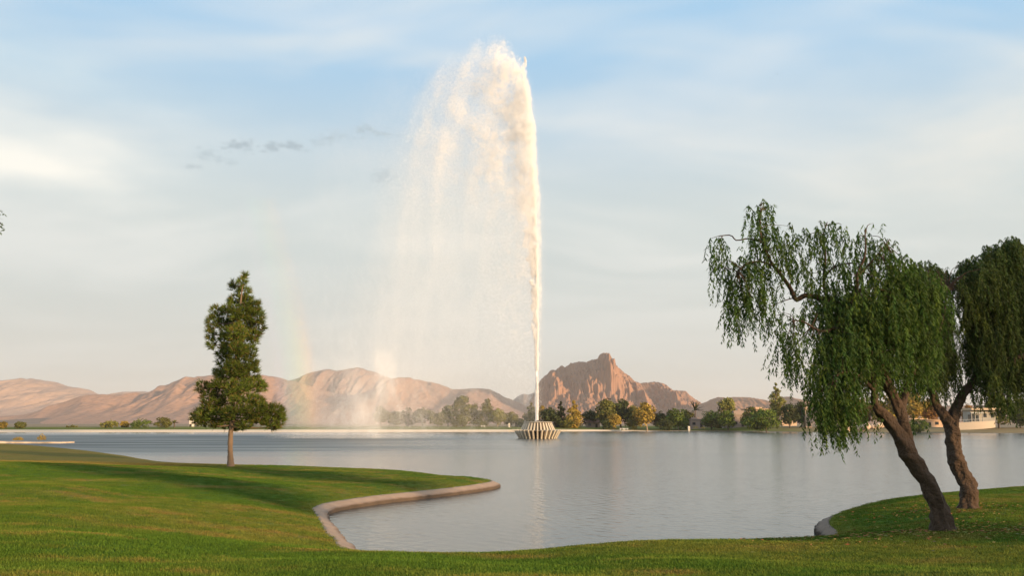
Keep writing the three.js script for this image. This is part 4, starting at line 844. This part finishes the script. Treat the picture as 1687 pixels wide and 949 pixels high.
for (const a of [
  [-2, 14, 694, 707, 400, 'bush', 'gold', 'low yellowish bush at the left edge of the far bank'],
  [24, 44, 695, 707, 402, 'bush', 'lime', 'yellow green bush on the far bank under the pale mountain'],
  [108, 132, 701, 707, 420, 'bush', 'olive', 'small low dark scrub on the far bank between the yellow bush and the rounded bushes'],
  [163, 200, 693, 706, 415, 'bush', 'lime', 'wide low light green bush, leftmost of the rounded bushes left of the pine'],
  [198, 213, 694, 706, 420, 'bush', 'gold', 'narrow yellowish bush squeezed between two rounded green bushes'],
  [210, 252, 690, 706, 413, 'bush', 'green', 'broad dome shaped dark green bush on the bank left of the pine'],
  [252, 286, 688, 706, 414, 'bush', 'olive', 'tall square topped green bush nearest the pine on its left'],
  [280, 296, 691, 706, 424, 'palm', 'olive', 'little feathery palm beside the square topped bush'],
  [618, 637, 668, 703, 440, 'round', 'grey', 'hazy round tree standing inside the splash mist'],
  [638, 660, 678, 704, 444, 'round', 'grey', 'small hazy tree just right of the splash mist'],
  [655, 690, 674, 704, 452, 'round', 'grey', 'wide hazy tree between the splash and the dense grove'],
  [682, 712, 672, 704, 446, 'round', 'grey', 'half veiled tree at the left end of the dense grove'],
  [706, 738, 680, 704, 440, 'round', 'olive', 'low spreading tree at the front left of the dense grove'],
  [726, 750, 667, 703, 462, 'wispy', 'lime', 'pale yellow green tree behind the left of the dense grove'],
  [744, 780, 654, 704, 450, 'wispy', 'olive', 'tallest pointed tree of the dense grove left of the fountain'],
  [772, 796, 664, 704, 458, 'wispy', 'olive', 'slender tree second to the right of the tallest in the grove', { pale: 1 }],
  [792, 814, 657, 704, 448, 'wispy', 'olive', 'tall pointed tree near the right end of the dense grove', { pale: 1 }],
  [808, 832, 673, 704, 444, 'round', 'lime', 'light green leafy tree with pale trunk right of the tall pointed tree', { pale: 1 }],
  [830, 852, 680, 704, 446, 'round', 'olive', 'small rounded tree at the right end of the dense grove'],
  [846, 868, 690, 705, 440, 'bush', 'dark', 'dark low bush just left of the fountain basin'],
  [738, 776, 686, 704, 438, 'bush', 'olive', 'low dark thicket at the foot of the tallest grove tree'],
  [776, 806, 690, 704, 439, 'bush', 'olive', 'low thicket under the slender trees of the grove'],
  [862, 888, 665, 705, 452, 'pine', 'olive', 'pine directly behind the left half of the water jet'],
  [886, 900, 667, 705, 456, 'wispy', 'gold', 'narrow sunlit golden tree just right of the jet'],
  [894, 920, 671, 706, 446, 'round', 'dark', 'dark rounded tree behind the fountain right edge'],
  [912, 936, 662, 706, 452, 'pine', 'dark', 'dark pine right of the fountain'],
  [930, 960, 660, 706, 446, 'pine', 'gold', 'sunlit golden pine right of the dark pine'],
  [960, 986, 677, 706, 462, 'round', 'dark', 'dark round tree behind the brown roofed house'],
  [984, 1014, 658, 706, 448, 'round', 'olive', 'large bushy tree right of the brown roofed house'],
  [1006, 1040, 657, 706, 456, 'round', 'dark', 'tall dark tree crowding the large bushy tree'],
  [998, 1022, 682, 706, 440, 'round', 'gold', 'small golden tree in front of the large bushy tree'],
  [1032, 1056, 668, 706, 452, 'round', 'olive', 'olive tree between the tall dark tree and the yellow tree'],
  [1047, 1078, 663, 708, 440, 'round', 'gold', 'bright yellow autumn tree with a white leaning trunk', { pale: 1, foot: 1066 }],
  [1072, 1104, 678, 706, 452, 'round', 'dark', 'low dark tree right of the bright yellow tree'],
  [1098, 1128, 674, 707, 446, 'round', 'green', 'green tree with a slim pale trunk near the shore', { pale: 1, foot: 1118 }],
  [1118, 1142, 676, 706, 456, 'round', 'olive', 'olive crown left of the spiky palm'],
  [1130, 1161, 658, 705, 452, 'palm', 'dark', 'spiky palm standing up above the pinkish house'],
  [1156, 1186, 676, 704, 440, 'round', 'green', 'green tree between the pinkish house and the light tall tree'],
  [1182, 1212, 654, 704, 452, 'wispy', 'lime', 'light feathery tree rising above its neighbours on the right bank', { pale: 1 }],
  [1186, 1212, 677, 704, 430, 'round', 'green', 'dark green tree at the foot of the feathery light tree'],
  [1222, 1254, 672, 704, 426, 'round', 'olive', 'olive tree behind the leaning shore tree'],
  [1226, 1290, 674, 713, 384, 'round', 'green', 'wide leaning green tree overhanging the water of the right bank', { foot: 1262, lift: 0.06, blobs: 34 }],
  [1266, 1294, 630, 704, 420, 'pine', 'lime', 'tall open pine at the left side of the weeping tree', { lift: 0.3 }],
  [1288, 1312, 666, 704, 412, 'round', 'dark', 'dark tree behind the hanging strands left of the small tower'],
  [1308, 1332, 662, 704, 416, 'round', 'dark', 'dark bushy tree touching the small tower'],
  [918, 948, 690, 707, 440, 'bush', 'olive', 'low olive thicket at the foot of the sunlit golden pine'],
  [985, 1012, 690, 707, 438, 'bush', 'dark', 'dark thicket under the large bushy tree'],
  [1030, 1060, 688, 707, 442, 'bush', 'olive', 'olive thicket left of the white leaning trunk'],
  [1076, 1112, 690, 708, 440, 'bush', 'dark', 'dark undergrowth right of the white leaning trunk'],
  [1112, 1138, 690, 707, 446, 'bush', 'green', 'green undergrowth left of the pinkish house'],
  [1172, 1200, 686, 705, 436, 'bush', 'olive', 'olive undergrowth between the tan house and the feathery tree'],
  [1236, 1262, 690, 712, 388, 'bush', 'green', 'leafy undergrowth at the waterline under the leaning shore tree'],
  [1345, 1392, 668, 704, 410, 'round', 'olive', 'olive tree behind the lowest hanging strands'],
  [1392, 1440, 660, 700, 410, 'round', 'rust', 'russet tree behind the pale rock wall'],
  [1440, 1486, 652, 702, 405, 'round', 'gold', 'golden tree behind the forked trunk'],
  [1488, 1524, 640, 700, 400, 'round', 'gold', 'tall golden tree seen between the two trunks'],
  [1518, 1546, 656, 700, 408, 'round', 'rust', 'orange tree left of the second trunk'],
  [1496, 1533, 692, 713, 352, 'bush', 'green', 'round green bush at the waterside between the trunks'],
  [1584, 1604, 664, 700, 372, 'wispy', 'rust', 'thin russet tree left of the porch building'],
  [1626, 1662, 650, 700, 368, 'wispy', 'olive', 'olive tree right of the porch building'],
  [1660, 1700, 660, 704, 366, 'round', 'dark', 'dark tree at the right edge of the far bank'],
]) farTree(...a);

// ------------------------------------------------------------------ buildings and small things on the far bank
const plaster = (r, g, b) => std({ color: rgb(r, g, b), bumpMap: grainTexture, bumpScale: 0.01 });
const glassDark = std({ color: rgb(0.03, 0.035, 0.04), roughness: 0.15 });
function house(x0, x1, yRoof, yEave, yBase, D, wallColor, roofColor, label, o = {}) {
  const foot = at((x0 + x1) / 2, yBase, D), m = D / FOCAL, w = (x1 - x0) * m, he = (yBase - yEave) * m, hr = (yEave - yRoof) * m, depth = o.depth ?? Math.max(7, w * 0.7), t = base(o.name ?? 'house', foot, label, o.category ?? 'house'), wall = plaster(...wallColor), roof = plaster(...roofColor);
  add('wall', new THREE.BoxGeometry(w, he + 1.5, depth).translate(0, (he - 1.5) / 2, -depth / 2), wall, t);
  if (o.flat) {
    add('roof', new THREE.BoxGeometry(w + 0.9, 0.5, depth + 0.9).translate(0, he + 0.255, -depth / 2), roof, t);
    add('parapet', new THREE.BoxGeometry(w * 0.5, Math.max(0.4, hr - 0.5), depth * 0.5).translate(-w * 0.12, he + 0.51 + Math.max(0.4, hr - 0.5) / 2, -depth / 2), wall, t);
  } else {
    const s = new THREE.Shape([new THREE.Vector2(-depth / 2 - 0.6, 0), new THREE.Vector2(depth / 2 + 0.6, 0), new THREE.Vector2(0.6, hr), new THREE.Vector2(-0.6, hr)]);
    const g = new THREE.ExtrudeGeometry(s, { depth: w + 1.2, bevelEnabled: false });
    g.rotateY(Math.PI / 2); g.translate(-(w + 1.2) / 2, he + 0.01, -depth / 2);
    add('roof', g, roof, t);
  }
  const n = o.windows ?? Math.max(2, Math.round(w / 3.2));
  for (let i = 0; i < n; i++) {
    const x = -w / 2 + ((i + 0.5) / n) * w, door = i === Math.floor(n / 2);
    if (door) { add('door', new THREE.BoxGeometry(1.1, 2.1, 0.14).translate(x, 1.06, 0.05), shadeAndDarkPart, t); continue; }
    const wn = add('window', new THREE.BoxGeometry(1.5, 1.2, 0.12).translate(x, Math.min(he * 0.6, 1.8), 0.05), glassDark, t);
    add('lintel', new THREE.BoxGeometry(1.7, 0.1, 0.16).translate(x, Math.min(he * 0.6, 1.8) + 0.655, 0.07), roof, wn);
    add('sill', new THREE.BoxGeometry(1.7, 0.1, 0.16).translate(x, Math.min(he * 0.6, 1.8) - 0.655, 0.07), roof, wn);
  }
  return t;
}
house(966, 988, 688, 696, 705, 458, [0.36, 0.25, 0.19], [0.24, 0.13, 0.10], 'house with a brown tiled roof between dark trees right of the fountain');
house(1137, 1161, 688, 692, 704, 448, [0.42, 0.30, 0.25], [0.34, 0.25, 0.21], 'low pinkish house under the spiky palm', { flat: 1 });
house(1164, 1184, 690, 695, 704, 460, [0.40, 0.27, 0.21], [0.30, 0.2, 0.16], 'small tan house between two green trees right of the palm');
house(1192, 1204, 688, 692, 704, 446, [0.42, 0.33, 0.27], [0.36, 0.28, 0.23], 'small flat roofed house beside the feathery light tree', { flat: 1 });
house(1206, 1240, 677, 684, 703, 440, [0.33, 0.25, 0.21], [0.36, 0.28, 0.23], 'two storey greyish pink house left of the leaning shore tree', { flat: 1 });
house(1230, 1275, 671, 675, 700, 520, [0.55, 0.38, 0.25], [0.45, 0.30, 0.19], 'sunlit orange house on the rise behind the leaning shore tree', { flat: 1 });
house(1288, 1312, 672, 675, 700, 515, [0.6, 0.42, 0.28], [0.5, 0.34, 0.22], 'pale sunlit house half hidden beside the tall open pine', { flat: 1 });
house(1327, 1337, 671, 674, 703, 412, [0.5, 0.37, 0.28], [0.45, 0.3, 0.22], 'narrow sunlit tower house behind the hanging strands', { flat: 1, windows: 1, depth: 4 });
house(1490, 1560, 690, 693, 704, 392, [0.62, 0.42, 0.27], [0.5, 0.33, 0.2], 'long low orange house between the two leaning trunks', { flat: 1 });
house(863, 872, 686, 689, 703, 462, [0.6, 0.5, 0.4], [0.4, 0.3, 0.24], 'tiny pale house left of the jet behind dark bushes', { windows: 2 });
house(312, 317, 685, 688, 706, 440, [0.7, 0.64, 0.55], [0.6, 0.54, 0.46], 'small white pump house just left of the pine crown', { flat: 1, windows: 1, depth: 3, category: 'building' });
{ // building with a porch above the white wall
  const D = 362, m = D / FOCAL, f = at(1614, 694, D), t = base('porch_building', f, 'flat roofed building with a dark open porch above the long white wall', 'building'), wall = plaster(0.38, 0.35, 0.30), roof = plaster(0.55, 0.42, 0.28);
  const W = 44 * m;
  add('wall', new THREE.BoxGeometry(W, 20 * m, 6).translate(3, 8 * m, -6), wall, t);
  add('roof', new THREE.BoxGeometry(W + 1.5, 3.2 * m, 9.5).translate(3, 19.8 * m, -5), roof, t);
  add('porch_roof', new THREE.BoxGeometry(20 * m, 1.8 * m, 3.4).translate(-1.2, 13.4 * m, -1.28), plaster(0.42, 0.42, 0.40), t);
  for (const s of [-9, -3, 3, 9]) add('post', new THREE.CylinderGeometry(0.16, 0.18, 13 * m, 10).translate(-1.2 + s * m, 6 * m, 0), wall, t);
  add('porch_shade_panel', new THREE.BoxGeometry(17 * m, 10.5 * m, 0.2).translate(-1.2, 5.4 * m, -2.88), glassDark, t);  // solid dark panel painted as the shade within the open porch
  for (const s of [3.5, 6.5]) add('window', new THREE.BoxGeometry(1.2, 1.5, 0.14).translate(s, 2.3, -2.95), glassDark, t);
}
{ // long white wall with rail on the right bank
  const D = 338, m = D / FOCAL, f = at(1616, 707.5, D), t = base('white_wall', f, 'long white curved wall with a rail along the right bank', 'wall'), pts = [];
  const line = []; for (let i = 0; i <= 16; i++) { const q = i / 16; line.push([lerp(-38, 39, q) * m, -7 * Math.pow(q, 3)]); }
  const pos = [], idx = [];
  line.forEach(([x, z], i) => { const q = i / 16, top = lerp(11, 14.2, q) * m, low = lerp(1, 5, Math.pow(q, 1.5)) * m - 0.4; for (const [y, dz] of [[low, 0], [top, 0], [top, -0.5], [low, -0.5]]) pos.push(x, y, z + dz); });
  for (let i = 0; i < 16; i++) for (let k = 0; k < 4; k++) { const a = i * 4 + k, b = i * 4 + ((k + 1) % 4); idx.push(a, a + 4, b, b, a + 4, b + 4); }
  idx.push(0, 1, 2, 0, 2, 3); const e = 64; idx.push(e, e + 2, e + 1, e, e + 3, e + 2);
  const g = new THREE.BufferGeometry(); g.setAttribute('position', new THREE.Float32BufferAttribute(pos, 3)); g.setIndex(idx);
  const gg = g.toNonIndexed(); gg.computeVertexNormals();
  add('wall', gg, std({ color: rgb(0.43, 0.36, 0.28), side: THREE.DoubleSide }), t);
  const steel = std({ color: rgb(0.35, 0.36, 0.36), metalness: 0.4, roughness: 0.5 });
  add('rail', new THREE.TubeGeometry(new THREE.CatmullRomCurve3(line.map(([x, z], i) => V(x, lerp(11, 14.2, i / 16) * m + 0.95, z - 0.25))), 40, 0.07, 6), steel, t);
  line.forEach(([x, z], i) => add('rail_post', new THREE.CylinderGeometry(0.05, 0.05, 1, 6).translate(x, lerp(11, 14.2, i / 16) * m + 0.45, z - 0.25), steel, t));
}
{ // pale boulders forming a low wall left of the forked trunk
  reseed(61);
  for (let i = 0; i < 15; i++) {
    const px = 1394 + i * 4.0, D = 352 + rr(-2, 2), p = at(px, lerp(707, 701, i / 15) + rr(-1, 1), D), g = new THREE.IcosahedronGeometry(1, 2), q = g.attributes.position, s = rr(0.8, 1.5);
    for (let k = 0; k < q.count; k++) { const x = q.getX(k), y = q.getY(k), z = q.getZ(k), r = s * (1 + 0.35 * fbm(x * 1.2 + i * 3, y * 1.2, z * 1.2, 3)); q.setXYZ(k, x * r * 1.15, y * r * 0.85, z * r); }
    g.computeVertexNormals();
    const b = add('boulder', g, plaster(0.62, 0.46, 0.33)); b.position.copy(p);
    tag(b, 'pale boulder in the rough rock wall on the far bank left of the forked trunk', 'boulder', 'boulders of the rock wall');
  }
}
{ // jetty of pale stone at the left with a bush on it
  const D = 168, a = at(-40, 727.5, D), b = at(113, 727.5, D), L = b.x - a.x, c = a.clone().add(b).multiplyScalar(0.5); c.y = 0;
  const g = new THREE.BoxGeometry(L, 0.9, 5, 60, 2, 8), q = g.attributes.position;
  for (let k = 0; k < q.count; k++) { const x = q.getX(k), y = q.getY(k); q.setXYZ(k, x + 0.5 * fbm(x * 0.7, y * 3, q.getZ(k), 3), y + (y > 0 ? 0.1 * fbm(x * 0.9, q.getZ(k), 2, 3) + 0.14 * smooth(L * 0.2, -L * 0.3, x) : 0), q.getZ(k) + 0.7 * fbm(x * 0.5, y, 7, 3)); }
  g.computeVertexNormals();
  const j = add('stone_jetty', g, plaster(0.55, 0.43, 0.31)); j.position.copy(c); j.position.y = -0.22;
  tag(j, 'low pale stone jetty reaching into the lake at the left', 'jetty');
}
function smallBush(px, py, h, w, D, tone, label) {
  reseed(Math.round(px * 17 + h * 100));
  const foot = at(px, py, D), t = base('bush', foot, label, 'bush'), s = new Soup(), c = TONES[tone];
  for (let i = 0; i < 380; i++) { const a = rnd() * 6.283, r = w * Math.sqrt(rnd()), y = h * rnd() * (1.1 - r / w * 0.7), o = V(Math.cos(a) * r, y, Math.sin(a) * r), d = V(rr(-1, 1), rr(0, 1.3), rr(-1, 1)).normalize().multiplyScalar(rr(0.1, 0.25)), e = V(rr(-1, 1), rr(-1, 1), rr(-1, 1)).cross(d).normalize().multiplyScalar(0.05), g = rr(0.6, 1.3); s.tri(o.clone().add(e).toArray(), o.clone().sub(e).toArray(), o.clone().add(d).toArray(), [c[0] * g, c[1] * g, c[2] * g]); }
  add('foliage', s.geometry(), farLeafMat, t);
}
smallBush(70, 725, 1.2, 0.75, 168, 'gold', 'yellowish bush growing on the low stone jetty');
smallBush(31, 725.5, 0.7, 0.9, 167, 'gold', 'sparse dry tuft on the jetty near the left edge');
{ // a few white and pale fittings on the far bank: boxes, benches, a moored pedal boat
  const white = plaster(0.8, 0.78, 0.72);
  function bench(px, py, D, label) {
    const t = base('picnic_table', at(px, py, D), label, 'picnic table');
    t.position.y = groundAt(t.position.x, t.position.z);
    add('table_top', new THREE.BoxGeometry(2.0, 0.12, 0.9).translate(0, 0.76, 0), white, t);
    for (const s of [-1, 1]) { add('seat', new THREE.BoxGeometry(2.0, 0.1, 0.35).translate(0, 0.45, s * 0.85), white, t); add('leg', new THREE.BoxGeometry(0.14, 0.7, 1.6).translate(s * 0.75, 0.35, 0), white, t); }
  }
  bench(1024, 704, 432, 'white picnic table on the grass left of the bright yellow tree');
  bench(1031, 704.5, 433, 'white picnic table nearest the bright yellow tree');
  bench(796, 704.5, 436, 'white picnic table on the grass below the tall pointed grove tree');
  function box(px, py, D, w, h, label) {
    const t = base('utility_box', at(px, py, D), label, 'utility box');
    t.position.y = groundAt(t.position.x, t.position.z);
    add('cabinet', new THREE.BoxGeometry(w, h, w * 0.7).translate(0, h / 2, 0), white, t);
    add('lid', new THREE.BoxGeometry(w * 1.12, 0.12, w * 0.82).translate(0, h + 0.062, 0), concrete, t);
    add('door', new THREE.BoxGeometry(w * 0.8, h * 0.8, 0.05).translate(0, h * 0.48, w * 0.36), concrete, t);
  }
  box(1134.5, 704, 430, 0.9, 2.0, 'white utility box standing on the grass left of the pinkish house');
  box(839, 703, 438, 0.8, 1.7, 'white utility box near the small rounded tree left of the fountain');
  reseed(66);
  function shrub(px, w, h, D, tone, label) { smallBush(px, 706, h, w, D, tone, label); }
  shrub(1146, 1.3, 1.3, 418, 'lime', 'pale yellow shrub at the water edge below the pinkish house');
  shrub(1158, 1.0, 0.9, 417, 'lime', 'small light shrub right of the pale yellow shrub by the water');
}
{ // birds: one perched on the weeping tree's tip, two far off in the sky
  const dark = std({ color: rgb(0.05, 0.045, 0.04) });
  function bird(pos, label, flying, scale) {
    const b = base('bird', pos, label, 'bird');
    const body = new THREE.SphereGeometry(1, 14, 10); body.scale(0.045, 0.05, 0.095); body.rotateX(-0.5);
    const head = new THREE.SphereGeometry(0.032, 12, 8).translate(0, 0.075, 0.06), beak = new THREE.ConeGeometry(0.009, 0.035, 6).rotateX(Math.PI / 2).translate(0, 0.075, 0.105), tail = new THREE.BoxGeometry(0.035, 0.012, 0.13).rotateX(0.5).translate(0, -0.06, -0.13);
    add('body', merge([body, head, beak, tail]), dark, b);
    for (const s of [-1, 1]) {
      const shape = new THREE.Shape([new THREE.Vector2(0, 0.05), new THREE.Vector2(0.16, 0.06), new THREE.Vector2(0.3, -0.03), new THREE.Vector2(0.14, -0.05), new THREE.Vector2(0, -0.07)]);
      const w = new THREE.ExtrudeGeometry(shape, { depth: 0.01, bevelEnabled: false }); w.rotateX(-Math.PI / 2); w.rotateZ(0.35);
      if (s < 0) w.applyMatrix4(new THREE.Matrix4().makeScale(-1, 1, 1));
      if (!flying) { w.scale(0.35, 0.8, 1.2); w.rotateZ(-s * 1.1); w.translate(s * 0.035, 0.02, -0.02); }
      add('wing', w, std({ color: rgb(0.05, 0.045, 0.04), side: THREE.DoubleSide }), b);
    }
    b.scale.setScalar(scale); b.rotation.y = 1.2;
    return b;
  }
  bird(at(1252.5, 337.5, -root1.z), 'small dark bird perched on the highest tip of the weeping tree', false, 0.5);
  bird(at(1280, 122, 170), 'tiny dark bird flying in the sky above the weeping tree', true, 0.75);
  bird(at(1269, 129, 190), 'tinier bird flying left of and below the other flying bird', true, 0.55);
}

// ------------------------------------------------------------------ trees standing behind the viewer's right shoulder, which shade the lawn
{
  reseed(90);
  for (const [x, z, h, w, tone, label] of SHADERS()) {
    const foot = V(x, lawnTarget(x, z) - 0.05, z), t = base('shade_tree', foot, label, 'tree'), s = new Soup(), c = TONES[tone];
    add('trunk', merge([limbGeometry([[0, -0.3, 0, 0.32], [0.1, h * 0.3, 0, 0.24], [-0.1, h * 0.75, 0.1, 0.1]], 9, 0.1, 0.4, 1), limbGeometry([[0.1, h * 0.28, 0, 0.16], [w * 0.25, h * 0.55, 0.4, 0.08]], 7, 0.1, 0.4, 2), limbGeometry([[0.1, h * 0.25, 0, 0.16], [-w * 0.25, h * 0.5, -0.6, 0.08]], 7, 0.1, 0.4, 3)]), barkDark, t);
    for (let i = 0; i < 26; i++) {
      let a, b, d; do { a = rr(-1, 1); b = rr(-1, 1); d = rr(-1, 1); } while (a * a + b * b + d * d > 1);
      const o = V(a * w * 0.4, h * (0.56 + b * 0.38), d * w * 0.4), r = w * rr(0.12, 0.22);
      for (let k = 0; k < 80; k++) { const p = V(rr(-1, 1), rr(-1, 1), rr(-1, 1)).normalize().multiplyScalar(r * Math.cbrt(rnd())).add(o), u = V(rr(-1, 1), rr(-1, 1), rr(-1, 1)).normalize(), v = V(rr(-1, 1), rr(-1, 1), rr(-1, 1)).cross(u).normalize(), q = rr(0.18, 0.36), g = rr(0.7, 1.2); s.quad(p.clone().addScaledVector(u, q).toArray(), p.clone().addScaledVector(v, q * 0.5).toArray(), p.clone().addScaledVector(u, -q).toArray(), p.clone().addScaledVector(v, -q * 0.5).toArray(), [c[0] * g, c[1] * g, c[2] * g]); }
    }
    add('crown', s.geometry(), farLeafMat, t);
  }
  function SHADERS() {
    return [
      [33, -3, 6.6, 6, 'green', 'leafy tree standing out of view to the right of the lawn'],
    ];
  }
}

// dusty evening air
scene.fog = new THREE.FogExp2(0xdcd6d0, 0.00007);

renderer.render(scene, camera);
